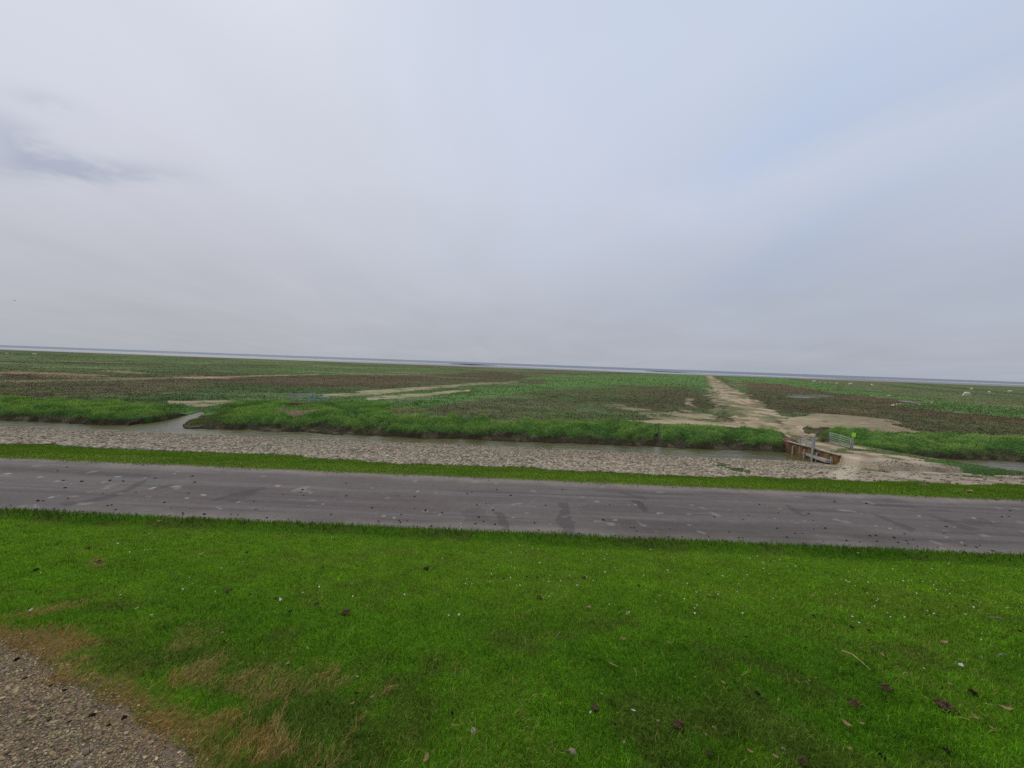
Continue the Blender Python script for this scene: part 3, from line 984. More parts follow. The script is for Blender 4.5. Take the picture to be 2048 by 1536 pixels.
strips('tidal_water', [(far_x(-700, 800), far_x(1000, 800), 560, 1100, 3), (far_x(900, 800), far_x(1330, 800), 560, 1000, 5), (far_x(1300, 700), far_x(1640, 700), 560, 800, 6), (far_x(-600, 520), far_x(220, 520), 480, 560, 7),
                       (far_x(300, 480), far_x(520, 480), 455, 520, 9), (far_x(1200, 480), far_x(1480, 480), 470, 540, 11), (far_x(1700, 760), far_x(2300, 760), 640, 860, 12)],
       'shallow', 'bright strip of calm tidal water beyond the mudflat', 'water', -1.93)

# ------------------------------------------------------------------ grass and plants
print('grass')


def blades(name, x, y, z, length, width, az, lean, c0, c1, mat, label, cat, curl=.5):
    n = len(x)
    dx, dy = np.cos(az), np.sin(az)
    sx, sy = -dy, dx
    # face blades a little at random so that they are not all edge on
    ra = RNG.uniform(0, 2 * np.pi, n)
    sx, sy = np.cos(ra), np.sin(ra)
    h1 = length * .55
    l1 = np.sin(lean * .6)
    l2 = np.sin(np.minimum(lean * (1 + curl), 1.45))
    c1_ = np.cos(lean * .6)
    c2_ = np.cos(np.minimum(lean * (1 + curl), 1.45))
    p0 = np.stack([x, y, z - .005], 1)
    d1 = np.stack([dx * l1, dy * l1, c1_], 1) * h1[:, None]
    d2 = np.stack([dx * l2, dy * l2, c2_], 1) * (length - h1)[:, None]
    s = np.stack([sx, sy, np.zeros(n)], 1) * (width * .5)[:, None]
    V = np.empty((n, 5, 3))
    V[:, 0] = p0 - s
    V[:, 1] = p0 + s
    V[:, 2] = p0 + d1 - s * .8
    V[:, 3] = p0 + d1 + s * .8
    V[:, 4] = p0 + d1 + d2
    b = (np.arange(n) * 5)[:, None]
    Fq = b + np.array([[0, 1, 3, 2]])
    Ft = b + np.array([[2, 3, 4]])
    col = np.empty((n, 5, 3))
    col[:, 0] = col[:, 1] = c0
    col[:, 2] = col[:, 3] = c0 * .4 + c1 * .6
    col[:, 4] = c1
    o = mesh_np(name, V.reshape(-1, 3), [Fq, Ft], mat, col.reshape(-1, 3), smooth=False)
    return tag(o, label, cat, kind='stuff')


def rnd(a, b, n):
    return RNG.uniform(a, b, n)


# -- the lawn on the slope: closer blades are finer and denser
def lawn_points(n, v0, v1, power):
    # density falls with distance
    u = rnd(0, 1, n)
    v = (v0 ** (1 - power) + u * (v1 ** (1 - power) - v0 ** (1 - power))) ** (1 / (1 - power))
    x = rnd(-1, 1, n) * (1.6 + 1.52 * v)
    return x, v - SH * x


x, y = lawn_points(580000, .75, 7.32, 1.15)
v = y + SH * x
onp = inside(PATH, x + (fbm(x, y, 3.0, 3, 202) - .5) * .25, y + (fbm(x, y, 3.0, 3, 203) - .5) * .25)
dpe = line_dist(PATH_EDGE, x, y)
keep = ~onp | ((dpe < .32) & (RNG.random(len(x)) < .16 * (1 - dpe / .32)))
thin = np.where((x < .2) & (dpe < .25), .55, 1.0)
keep &= RNG.random(len(x)) < thin
keep &= v < 7.05 + .30 * np.maximum(0, fbm(x, y, 1.3, 3, 309) - .45) + .10 * np.maximum(0, fbm(x, y, 7, 2, 310) - .3)
x, y, v, dpe = x[keep], y[keep], v[keep], dpe[keep]
n = len(x)
df = dead_frac(x, y)
dead = RNG.random(n) < df
clump = fbm(x, y, 4.5, 2, 301)
L = (.022 + .030 * rnd(0, 1, n) ** 1.8 + .020 * clump) * (1 + .25 * (fbm(x, y, 1.1, 2, 303) - .5))
coarse = sstep(6.45, 6.62, v) * (v < 7.05)
L = L * (1 + coarse * 1.0)
L = np.where(dead, L * rnd(.8, 1.7, n), L)
wd = np.maximum(.0021, .00070 * v + .0010) * rnd(.7, 1.5, n)
az = fbm(x, y, 1.6, 2, 305) * 10 + rnd(-1.3, 1.3, n)
az = np.where(dead & (x < .3), .75 + rnd(-1.0, 1.0, n) + (fbm(x, y, 2.5, 2, 306) - .5) * 3, rnd(0, 6.28, n))
lean = rnd(.25, 1.0, n)
lean = np.where(dead, rnd(.7, 1.35, n), lean)
lc = lawn_color(x, y)
var = (.40 + 1.25 * rnd(0, 1, n) ** 1.3 + .6 * (clump - .5) + .7 * (fbm(x, y, 9.0, 2, 307) - .5)).clip(.25, 2)[:, None]
c1 = lc * var
c1 = np.where((RNG.random(n) < .10)[:, None], c1 * np.array((1.5, 1.25, 1.2)), c1)
c1 = lerp(c1, c1 * np.array((.52, .55, .80)), coarse * .9)
sk_ = rnd(.45, 1.35, n)
straw = np.stack([.47 * sk_, .325 * sk_, rnd(.09, .14, n) * sk_], 1)
red = line_dist(PATH_EDGE, x, y) < .35
straw = np.where((red & (RNG.random(n) < .5))[:, None], straw * np.array((1.05, .84, .68)), straw)
c1 = np.where(dead[:, None], straw, c1)
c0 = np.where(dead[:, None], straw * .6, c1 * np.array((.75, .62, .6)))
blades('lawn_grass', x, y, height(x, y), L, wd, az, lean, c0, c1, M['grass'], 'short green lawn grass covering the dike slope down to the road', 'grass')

# -- verge beyond the road
n = 150000
x = rnd(-1, 1, n) * 25
v = rnd(10.45, 14.6, n)
y = v - SH * x
ve = np.interp(x, VERGE_EDGE[:, 0], VERGE_EDGE[:, 1] + SH * VERGE_EDGE[:, 0]) + (fbm(x, y, 1.3, 3, 201) - .5) * .9
sp = inside(GREEN_SPUR, x, y)
keep = (v < ve + .1) & (np.abs(x) < v * 1.55 + 2) & (RNG.random(n) < sstep(10.50, 10.80, v + (fbm(x, y, 1.6, 3, 311) - .5) * .5))
bare = sstep(.55, .75, fbm(x * .5, y, 1.3, 3, 212)) * sstep(10, 15, x)
keep &= RNG.random(n) > bare
x, y, v = x[keep], y[keep], v[keep]
n = len(x)
vc = verge_color(x, y) * rnd(.75, 1.45, n)[:, None]
blades('verge_grass', x, y, height(x, y), rnd(.03, .065, n), rnd(.008, .016, n), rnd(0, 6.28, n), rnd(.2, .9, n), vc * .65, vc, M['grass'],
       'short yellow green grass on the verge beyond the asphalt', 'grass')

# -- low grass among the stones and on the trampled ground by the dam
n = 120000
v = rnd(12.6, 24.0, n)
x = rnd(-1, 1, n) * (v * 1.5 + 2)
y = v - SH * x
wx = x + (fbm(x, y, 1.2, 3, 194) - .5) * .9
wy = y + (fbm(x, y, 1.2, 3, 195) - .5) * .9
ok = inside(GREEN_SPUR, wx, wy) | (inside(GREENS_R, wx, wy) & (fbm(x, y, 1.1, 4, 196) < .62))
nse = fbm(x * .6, y, .9, 4, 197)
ok |= (x > 17) & (nse > .62) & (v < 22.8)
ok |= (x < 17) & (RNG.random(n) < .004)
ok |= inside(DAM, x, y) & (fbm(x * .7, y, .8, 4, 197) + .16 * sstep(20.0, 21.2, x) * (1 - sstep(23.5, 25, x)) > .54)
ok &= (height(x, y) > WATER_Z + .03)
x, y = x[ok], y[ok]
n = len(x)
vc = lerp((.05, .125, .02), (.11, .14, .045), rnd(0, 1, n))
blades('rough_grass', x, y, height(x, y), rnd(.03, .085, n), rnd(.012, .024, n), rnd(0, 6.28, n), rnd(.3, 1.1, n), vc * .6, vc, M['grass'],
       'sparse rough grass among the stones and on the trampled slope by the dam', 'grass')

# -- tall grass on the bank
n = 330000
v = rnd(24.5, 40, n)
x = rnd(-1, 1, n) * (v * 1.5 + 2)
y = v - SH * x
z = height(x, y)
ok = bank_mask(x, y) & (z > -1.70 - .16 * rnd(0, 1, n) + .35 * (fbm(x, y, 1.6, 2, 322) - .5)) & ~inside(TRACK, x, y) & ~inside(DAM, x, y)
ok &= ~(inside(BANK_TAN, x, y) & (RNG.random(n) < .8))
ok &= line_dist(GULLY, x, y) > .16
x, y, z, v = x[ok], y[ok], z[ok], v[ok]
n = len(x)
print('bank blades', n)
hm = fbm(x, y, .9, 3, 21)
pt = fbm(x, y, .35, 3, 321)
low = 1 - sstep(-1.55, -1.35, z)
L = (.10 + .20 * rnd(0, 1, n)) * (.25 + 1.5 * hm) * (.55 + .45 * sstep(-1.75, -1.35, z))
bc = lerp((.125, .255, .060), (.300, .490, .125), sstep(.36, .64, hm + (pt - .5) * .6))  # lit tussock tops painted in: blades paler where the hummocks rise
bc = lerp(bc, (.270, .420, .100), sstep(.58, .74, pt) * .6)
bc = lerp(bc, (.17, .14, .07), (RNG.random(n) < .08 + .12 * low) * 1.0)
bc = lerp(bc, (.075, .115, .045), low * .6)  # shading of the lower bank put into the blade colour
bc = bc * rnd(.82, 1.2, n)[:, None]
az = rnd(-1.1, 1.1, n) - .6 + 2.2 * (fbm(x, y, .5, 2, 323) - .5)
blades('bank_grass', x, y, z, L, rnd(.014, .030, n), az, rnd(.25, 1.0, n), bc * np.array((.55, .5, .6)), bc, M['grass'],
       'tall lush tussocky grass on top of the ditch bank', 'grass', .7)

# -- low plants of the marsh, one short leaf spray each, thinning with distance
n = 300000
s = rnd(1 / 330.0, 1 / 26.5, n)
v = 1 / s
x = rnd(-1, 1, n) * (v * 1.45 + 3)
y = v - SH * x
mc = paint_marsh(x, y)
lum = mc.sum(1)
greenish = mc[:, 1] / (mc[:, 0] + 1e-4)
nn = fbm(x, y, .9, 3, 331)
ok = ~bank_mask(x, y) & ~inside(TRACK, x, y) & (lum < .50) & (RNG.random(n) < .25 + 1.2 * (nn - .25))
ok &= ~inside(DAM, x, y)
x, y, v, mc, greenish = x[ok], y[ok], v[ok], mc[ok], greenish[ok]
n = len(x)
print('marsh plants', n)
ridge = np.any([inside(q[0], x, y) for q in PATCH if q[1] == 'bright'], axis=0)
L = (.05 + .10 * rnd(0, 1, n) ** 2) * (1 + .8 * (greenish > 1.8)) * (1 + .8 * ridge)
wd = np.clip(.0014 * v, .03, .28) * rnd(.6, 1.4, n)
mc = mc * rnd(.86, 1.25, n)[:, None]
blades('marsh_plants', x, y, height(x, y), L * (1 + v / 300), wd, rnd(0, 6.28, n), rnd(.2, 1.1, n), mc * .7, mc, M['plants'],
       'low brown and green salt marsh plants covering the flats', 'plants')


# ------------------------------------------------------------------ stones
def ico(sub):
    bm = bmesh.new()
    bmesh.ops.create_icosphere(bm, subdivisions=sub, radius=1.0)
    V = np.array([v.co[:] for v in bm.verts])
    F = np.array([[v.index for v in f.verts] for f in bm.faces])
    bm.free()
    return V, F


def scatter_rocks(name, x, y, z, sx, sy, sz, col, mat, label, cat, sub=1, rough=.28, sink=.25, smooth=False):
    V0, F0 = ico(sub)
    n = len(x)
    k = len(V0)
    out = np.empty((n, k, 3))
    jit = 1 + RNG.normal(0, rough * .5, (n, k))
    jit = np.clip(jit, .6, 1.4)
    P_ = V0[None] * jit[..., None]
    # squared shoulders like quarried blocks
    P_ = np.sign(P_) * np.abs(P_) ** .8
    P_[..., 0] *= sx[:, None]
    P_[..., 1] *= sy[:, None]
    P_[..., 2] *= sz[:, None]
    a = rnd(0, 6.28, n)
    t = rnd(-.35, .35, n)
    ca, sa, ct, st_ = np.cos(a)[:, None], np.sin(a)[:, None], np.cos(t)[:, None], np.sin(t)[:, None]
    X, Y, Z = P_[..., 0], P_[..., 1], P_[..., 2]
    X, Z = X * ct + Z * st_, -X * st_ + Z * ct
    X, Y = X * ca - Y * sa, X * sa + Y * ca
    out[..., 0] = X + x[:, None]
    out[..., 1] = Y + y[:, None]
    out[..., 2] = Z + (z + sz * (1 - 2 * sink))[:, None]
    F = (np.arange(n) * k)[:, None, None] + F0[None]
    c = np.repeat(col[:, None], k, 1)
    o = mesh_np(name, out.reshape(-1, 3), [F.reshape(-1, 3)], mat, c.reshape(-1, 3), smooth=smooth)
    return tag(o, label, cat, kind='stuff')


n = 110000
v = 12.4 + 11.2 * rnd(0, 1, n) ** 1.25
x = rnd(-1, 1, n) * (v * 1.45 + 2)
y = v - SH * x
ve = np.interp(x, VERGE_EDGE[:, 0], VERGE_EDGE[:, 1] + SH * VERGE_EDGE[:, 0]) + (fbm(x, y, 1.3, 3, 201) - .5) * .9
ok = (v > ve) & ~inside(DAM, x, y) & (height(x, y) > WATER_Z - .05)
nse = fbm(x, y, .6, 3, 191)
s_ = sstep(.70, .84, x / y + (nse - .5) * .22)
ok &= RNG.random(n) > s_ * .97
ok &= ~inside(GREEN_SPUR, x + (fbm(x, y, 1.2, 3, 194) - .5) * .9, y + (fbm(x, y, 1.2, 3, 195) - .5) * .9)
x, y, v = x[ok], y[ok], v[ok]
n = len(x)
print('stones', n)
size = (.022 + .048 * rnd(0, 1, n) ** 2.4) * (1.1 - .30 * sstep(14, 22, v))
g = rnd(.40, 1.25, n)[:, None]
base = lerp((.41, .335, .225), (.45, .40, .30), rnd(0, 1, n))
base = lerp(base, (.33, .24, .16), (RNG.random(n) < .15) * .7)
base = lerp(base, slope_stone_color(x, y), np.full(n, .45))
scatter_rocks('revetment_stones', x, y, height(x, y), size * rnd(.8, 1.5, n), size * rnd(.7, 1.1, n), size * rnd(.5, .9, n), base * g, M['rock'],
              'pale rubble stones packed on the slope down to the ditch', 'stones')

# gravel on the path
n = 330000
x = rnd(-7.4, -.2, n)
y = rnd(.5, 3.0, n)
dpe = line_dist(PATH_EDGE, x, y)
inp = inside(PATH, x, y)
ok = (inp | ((dpe < .16) & (RNG.random(n) < .5 * (1 - dpe / .16)))) & (x > -2.2 * y - 2.6)
x, y = x[ok], y[ok]
n = len(x)
sz = .0024 + .0040 * rnd(0, 1, n) ** 3 + .007 * (RNG.random(n) < .006)
pal = np.array([(.29, .22, .145), (.20, .15, .11), (.13, .10, .08), (.36, .28, .175), (.27, .165, .12), (.46, .37, .24), (.24, .18, .11)])
col = (pal * np.array((.97, .95, .80)))[RNG.integers(0, len(pal), n)] * rnd(.55, 1.15, n)[:, None]
scatter_rocks('path_gravel', x, y, height(x, y), sz * rnd(1, 1.7, n), sz * rnd(.8, 1.2, n), sz * rnd(.45, .8, n), col, M['rock'],
              'mixed grey and tan gravel on the dike path', 'gravel', 1, .3, .1)


# ------------------------------------------------------------------ shapes for the built things
class MB:
    def __init__(self):
        self.bm = bmesh.new()

    def tube(self, a, b, r, seg=8, r2=None):
        a, b = Vector(a), Vector(b)
        d = b - a
        q = d.to_track_quat('Z', 'Y').to_matrix().to_4x4()
        m = Matrix.Translation((a + b) / 2) @ q
        bmesh.ops.create_cone(self.bm, cap_ends=True, segments=seg, radius1=r, radius2=r if r2 is None else r2, depth=d.length, matrix=m)
        return self

    def box(self, c, s, rz=0.0, bev=.01, rot=None):
        m = Matrix.Translation(c) @ (rot or Matrix.Rotation(rz, 4, 'Z')) @ Matrix.Diagonal((s[0], s[1], s[2], 1))
        r = bmesh.ops.create_cube(self.bm, size=1.0, matrix=m)
        if bev:
            es = list({e for v in r['verts'] for e in v.link_edges})
            bmesh.ops.bevel(self.bm, geom=es, offset=bev, segments=2, affect='EDGES', profile=.5)
        return self

    def build(self, name, mat, parent=None, smooth=False):
        me = bpy.data.meshes.new(name)
        bmesh.ops.recalc_face_normals(self.bm, faces=self.bm.faces)
        self.bm.to_mesh(me)
        self.bm.free()
        me.materials.append(mat)
        if smooth:
            me.polygons.foreach_set('use_smooth', [True] * len(me.polygons))
        o = bpy.data.objects.new(name, me)
        COL.objects.link(o)
        if parent:
            o.parent = parent
        return o


def empty(name, loc, label, cat, group=None):
    o = bpy.data.objects.new(name, None)
    COL.objects.link(o)
    o.location = loc
    o.empty_display_size = .2
    return tag(o, label, cat, group)


def gz(x, y):
    return float(height(np.array([float(x)]), np.array([float(y)]))[0])


def field_gate(a, b, z0, z1, nr, label, mat, r=.022, group=None, brace=True):
    """tubular field gate between two plan points"""
    a, b = Vector((a[0], a[1], 0)), Vector((b[0], b[1], 0))
    e = empty('field_gate', (a.x, a.y, z0), label, 'gate', group)
    L = (b - a).length
    u = (b - a).normalized()
    h = z1 - z0
    f = MB()
    P_ = lambda t, z: tuple(u * (t * L) + Vector((0, 0, z)))
    f.tube(P_(0, 0), P_(0, h), r * 1.2).tube(P_(1, 0), P_(1, h), r * 1.2)
    f.tube(P_(0, h), P_(1, h), r * 1.2).tube(P_(0, 0), P_(1, 0), r * 1.2)
    f.build('frame', mat, e, True)
    for k in range(1, nr - 1):
        t = k / (nr - 1)
        z = h * t ** 1.15
        MB().tube(P_(0, z), P_(1, z), r * .85).build('rail', mat, e, True)
    if brace:
        MB().tube(P_(.5, 0), P_(.5, h), r * .9).build('upright', mat, e, True)
    return e


def post(x, y, z0, z1, label, mat, w=.1, tube=False, group='posts of the marsh gates'):
    e = empty('gate_post', (x, y, z0), label, 'post', group)
    m = MB()
    if tube:
        m.tube((0, 0, -.3), (0, 0, z1 - z0), w / 2, 10)
    else:
        m.box((0, 0, (z1 - z0) / 2 - .15), (w, w, z1 - z0 + .3), .1, .008)
    m.build('shaft', mat, e)
    MB().box((0, 0, z1 - z0 + .008), (w * 1.15, w * 1.15, .012), .1, .003).build('cap', mat, e)
    return e


# ---- the dam: rusty sheet wall, concrete beam, rubble, gates and sign
WA, WB = at_z(1577, 883, -1.17), at_z(1681, 911, -1.17)
wx0, wy0, wx1, wy1 = WA[0], WA[1], WB[0], WB[1]
wall = empty('sheet_pile_wall', (wx1, wy1, -1.9), 'rusty orange steel retaining wall along the dam over the ditch', 'wall')
wdir = Vector((wx0 - wx1, wy0 - wy1, 0))
wl = wdir.length
wdir.normalize()
wn = Vector((-wdir.y, wdir.x, 0))
if wn.x > 0:
    wn = -wn
# trapezoid corrugated sheet
V, F = [], []
ns = 26
for i in range(ns + 1):
    t = i / ns
    ph = (i % 4)
    off = (0.03 if ph in (1, 2) else -.03)
    p = wdir * (t * wl) + wn * (off + .06)
    p2 = wdir * (t * wl) + wn * (off + .045)
    for q, zt in ((p, .73), (p2, .73)):
        V.append((q.x, q.y, -.5))
        V.append((q.x, q.y, zt))
for i in range(ns):
    k = 4 * i
    F += [(k, k + 4, k + 5, k + 1), (k + 2, k + 3, k + 7, k + 6), (k + 1, k + 5, k + 7, k + 3)]
mesh_py('sheet', V, F, M['rust'], wall)
c = wdir * (wl / 2) + wn * .05
MB().box((c.x, c.y, .75), (wl + .1, .16, .05), math.atan2(wdir.y, wdir.x), .008).build('capping', M['concrete'], wall)
for t in (.10, .36, .60, .84):
    q = wdir * (t * wl) + wn * .16
    MB().box((q.x, q.y, .30), (.07, .07, .52), math.atan2(wdir.y, wdir.x), .006).build('bracket', M['concrete'], wall)
# concrete beam at the water's edge
BA, BB = at_z(1603, 904, -1.62), at_z(1656, 923, -1.62)
ba, bb = Vector(BA), Vector(BB)
bc_ = (ba + bb) / 2
bd = bb - ba
beam = MB().box((0, 0, 0), (bd.length, .26, .16), math.atan2(bd.y, bd.x), .015).build('concrete_beam', M['concrete'])
beam.location = bc_
tag(beam, 'grey concrete beam at the water below the rusty wall', 'beam')
# rubble headwall on the far end
RA = at_z(1584, 897, -1.68)
V0, F0 = ico(3)
rb = V0.copy()
nz = fbm(rb[:, 0] * 2 + 3, rb[:, 1] * 2 + rb[:, 2], 1.3, 3, 401)
rb *= (0.8 + .45 * nz)[:, None]
rb[:, 0] *= .55
rb[:, 1] *= .75
rb[:, 2] *= .62
o = mesh_py('rubble_headwall', rb, F0, M['brick'], None, True)
o.location = (RA[0], RA[1] + .2, -1.66)
tag(o, 'crumbling red brown rubble headwall where the rusty wall meets the bank', 'wall')

PA = at_z(1625, 911, -1.57)
post(PA[0], PA[1], -1.57, -1.57 + 38.5 / FPX * PA[1], 'thick grey steel post standing on the concrete beam by the rusty wall', M['steel'], .12)
PT = at_z(1600, 893.5, -1.29)
post(PT[0], PT[1], -1.40, -.61, 'slim grey post beyond the rusty wall at the far end of its gate', M['steel'], .06, True)
field_gate((PA[0], PA[1] + .08), PT, -1.13, -.64, 5, 'grey tubular gate standing open along the rusty wall of the dam', M['steel'], .02, 'gates of the dam')
PR = at_z(1704.5, 897, -1.20)
sh_ = 25 / FPX * PR[1]
post(PR[0], PR[1], -1.25, -1.20 + sh_, 'grey gate post below the green sign on the dam', M['steel'], .09, True)
GE = (PR[0] + .35, PR[1] + 2.1)
field_gate((PR[0] - .06, PR[1] + .05), GE, -1.2, -.60, 6, 'grey tubular gate hanging from the post with the green sign', M['steel'], .02, 'gates of the dam')
# sign
SG = empty('sign', (PR[0] - .03, PR[1] - .06, -1.20 + sh_ - .04), 'small bright green square sign on top of the gate post', 'sign')
MB().box((0, 0, .13), (.235, .015, .25), 0, .004).build('board', M['sign'], SG)
MB().tube((0, .02, -.12), (0, .02, .2), .014).build('stem', M['steel'], SG)
MB().box((.012, -.0085, .15), (.08, .003, .075), 0, .001).build('emblem', M['yellow'], SG)

# ---- gates far out on the left
gA, gB, gC = at_z(582.5, 803, -1.40), at_z(618.5, 808, -1.40), at_z(628, 800, -1.40)
k1 = gA[1] / FPX
post(gA[0], gA[1], -1.45, -1.40 + 15 * k1, 'pale grey post at the outer end of the small gate in the marsh', M['steel'], .13)
k2 = gB[1] / FPX
post(gB[0], gB[1], -1.45, -1.40 + 17.5 * k2, 'pale grey post between the small gate and green hurdle in the marsh', M['steel'], .15)
k3 = gC[1] / FPX
post(gC[0], gC[1], -1.45, -1.40 + 15 * k3, 'slim pale post behind the small gate in the marsh', M['steel'], .09)
field_gate(gA, gC, -1.05, -1.40 + 13.5 * k1, 4, 'light grey gate across the far twin track in the marsh', M['steel'], .028, 'gates of the far track')
hA, hB, hC = at_z(621, 806.5, -1.40), at_z(642, 805, -1.40), at_z(662, 800, -1.40)
field_gate(hA, hB, -1.38, -1.40 + 13 * k2, 5, 'weathered green hurdle beside the light grey gate in the marsh', M['teal'], .03, 'gates of the far track')
field_gate(hB, hC, -1.38, -1.40 + 10 * k2, 4, 'low green hurdle at the end of the row of marsh gates', M['teal'], .022, 'gates of the far track')
cv = at_z(597, 810, -1.45)
o = MB().box((0, 0, 0), (1.6, .35, .30), .06, .03).build('culvert_headwall', M['brick'])
o.location = (cv[0], cv[1], -1.38)
tag(o, 'low brownish culvert wall under the small marsh gate', 'wall')


# ------------------------------------------------------------------ sheep
def skin_mesh(name, nodes, edges, subdiv=2):
    me = bpy.data.meshes.new(name + '_cage')
    me.from_pydata([n[0] for n in nodes], edges, [])
    o = bpy.data.objects.new(name + '_cage', me)
    COL.objects.link(o)
    sk = o.modifiers.new('s', 'SKIN')
    sk.use_smooth_shade = True
    for sv, n in zip(me.skin_vertices[0].data, nodes):
        sv.radius = (n[1], n[2] if len(n) > 2 else n[1])
        sv.use_root = False
    me.skin_vertices[0].data[0].use_root = True
    sb = o.modifiers.new('d', 'SUBSURF')
    sb.levels = sb.render_levels = subdiv
    dg = bpy.context.evaluated_depsgraph_get()
    res = bpy.data.meshes.new_from_object(o.evaluated_get(dg))
    res.name = name
    bpy.data.objects.remove(o)
    return res


def sheep_mesh(pose):
    # facing +X, about 1.3 m long, 0.8 m high
    if pose == 'lie':
        h = .30
    else:
        h = .56
    N = [((0, 0, h), .27, .25), ((.30, 0, h + .01), .25, .24), ((.50, 0, h + .03), .18, .19), ((-.30, 0, h + .01), .27, .25), ((-.50, 0, h), .19, .19), ((-.60, 0, h - .06), .06)]
    E = [(0, 1), (1, 2), (0, 3), (3, 4), (4, 5)]
    if pose == 'graze':
        head = [((.68, 0, h - .12), .11), ((.78, 0, h - .32), .085), ((.86, 0, h - .47), .055)]
    else:
        head = [((.62, 0, h + .20), .12), ((.72, 0, h + .33), .095), ((.88, 0, h + .26), .055)]
    b = len(N)
    N += head
    E += [(2, b), (b, b + 1), (b + 1, b + 2)]
    hx, hz = head[1][0][0], head[1][0][2]
    for s in (-1, 1):
        i = len(N)
        N.append(((hx - .06, s * .13, hz + .04), .025))
        E.append((b + 1, i))
    if pose != 'lie':
        for xk, body in ((.36, 1), (-.38, 3)):
            for s in (-1, 1):
                i = len(N)
                dxk = .03 if xk > 0 else -.05
                N += [((xk, s * .13, h - .22), .075), ((xk + dxk, s * .13, .24), .042), ((xk, s * .13, 0.02), .036)]
                E += [(body, i), (i, i + 1), (i + 1, i + 2)]
    else:
        for s in (-1, 1):
            i = len(N)
            N += [((.42, s * .16, .10), .07), ((.60, s * .16, .05), .045)]
            E += [(1, i), (i, i + 1)]
    m = skin_mesh('sheep_' + pose, N, E)
    m.materials.append(M['wool'])
    return m


SHEEP = {p: sheep_mesh(p) for p in ('graze', 'stand', 'lie')}


def sheep(px, py, wpx, pose, face, label, cat='sheep', name='sheep'):
    """px, py: feet in the photograph; wpx: apparent length there"""
    p = at_z(px, py, -1.42)
    s = wpx / FPX * p[1] / 1.55
    s = min(s, 1.7)
    o = bpy.data.objects.new(name, SHEEP[pose])
    COL.objects.link(o)
    o.location = (p[0], p[1], gz(p[0], p[1]) - .01)
    o.scale = (s, s * 1.05, s * 1.12)
    o.rotation_euler = (0, 0, face)
    return tag(o, label, cat, 'sheep grazing on the salt marsh')


# Z4: zoom of the right side: x = 1536 + X/4, y = 720 + Y/4
def z4(X, Y):
    return 1536 + X / 4, 720 + Y / 4


SH_LIST = [
    (z4(1592, 292), 15.5, 'graze', math.pi, 'largest cream sheep grazing alone in the pasture'),
    (z4(1628, 241), 8.5, 'graze', .2, 'sheep grazing beyond the largest sheep, close to the dark drain'),
    (z4(1771, 264), 6, 'stand', 1.2, 'small sheep between the largest sheep and the two at the pasture edge'),
    (z4(1932, 264), 9.5, 'graze', 0, 'sheep farthest along the pasture on the seaward right'),
    (z4(995, 371), 10, 'lie', .3, 'sheep lying on brown ground with two lambs behind it'),
    (z4(1028, 362), 5, 'stand', .8, 'lamb just behind the lying sheep'),
    (z4(1055, 354), 4, 'stand', .1, 'lamb second behind the lying sheep'),
    (z4(1215, 361), 4, 'stand', 2.0, 'pale lamb standing on the fresh green edge'),
    (z4(1312, 344), 5, 'stand', .4, 'white lamb alone on the green strip above the drain'),
    (z4(972, 293), 6.5, 'graze', 2.8, 'small sheep at the edge of the green strip by the brown flat'),
    (z4(826, 286), 4, 'stand', .2, 'first of two lambs together on the green strip'),
    (z4(848, 287), 4, 'stand', 2.9, 'second of two lambs together on the green strip'),
    (z4(831, 206), 7, 'graze', 1.0, 'sheep with a lamb at its side in the middle pasture'),
    (z4(840, 212), 4, 'stand', .3, 'lamb at the side of the grazing sheep in the middle pasture'),
    (z4(654, 205), 8.5, 'stand', 0, 'white sheep with raised head left of the middle pasture pair'),
    (z4(553, 192), 6, 'graze', .3, 'sheep in the far flock with a lamb in front'),
    (z4(537, 196), 3.6, 'stand', .5, 'lamb in front of a sheep in the far flock'),
    (z4(498, 184), 4, 'stand', .8, 'sheep standing in the middle of the far flock'),
    (z4(456, 187), 3.5, 'lie', .3, 'faint sheep lying in the far flock'),
    (z4(416, 184), 4, 'stand', 1.1, 'small sheep beside the leader of the far flock'),
    (z4(372, 180), 7.5, 'graze', 3.0, 'sheep nearest the track at the head of the far flock'),
    (z4(1160, 179), 6, 'lie', .3, 'pale sheep far off at the edge of the mudflat'),
    ((13, 708), 4.5, 'graze', .4, 'tiny white sheep at the far left edge of the marsh'),
    ((25, 709), 4, 'graze', 2.6, 'second tiny white sheep at the far left of the marsh'),
    ((68, 710), 7, 'graze', .2, 'white sheep on the far left marsh apart from the tiny pair'),
]
for (px, py), w_, pose, face, label in SH_LIST:
    sheep(px, py, w_, pose, face, label, 'lamb' if 'lamb' in label and 'sheep with' not in label and 'sheep lying on' not in label and label.split()[0] != 'sheep' else 'sheep',
          'lamb' if (w_ < 5.2 and 'lamb' in label) else 'sheep')

# the bird over the sea
d = px_ray(30, 601)
bp = Vector((0, 0, CAM_Z)) + Vector(d) * 60
V = [(0, .0, .02), (.13, -.02, .06), (.30, .03, .0), (.16, .06, .055), (-.13, -.02, .06), (-.30, .03, .0), (-.16, .06, .055), (0, -.16, 0), (0, .18, .01), (.035, 0, -.03), (-.035, 0, -.03), (0, -.02, -.05)]
F = [(0, 1, 3), (1, 2, 3), (0, 6, 4), (4, 6, 5), (0, 7, 1), (0, 4, 7), (0, 3, 8), (0, 8, 6), (7, 9, 1), (7, 4, 10), (9, 8, 3), (9, 3, 1), (10, 6, 8), (10, 4, 6), (7, 11, 9), (7, 10, 11), (11, 8, 9), (11, 10, 8)]
o = mesh_py('bird', V, F, M['bird'], None, True)
o.location = bp
o.rotation_euler = (0.2, .25, 1.2)
o.scale = (1.0, 1.0, 1.0)
tag(o, 'small dark bird flying low over the marsh against the grey sky', 'bird')

# ------------------------------------------------------------------ droppings, feathers, leaves, straws and stones
print('litter')


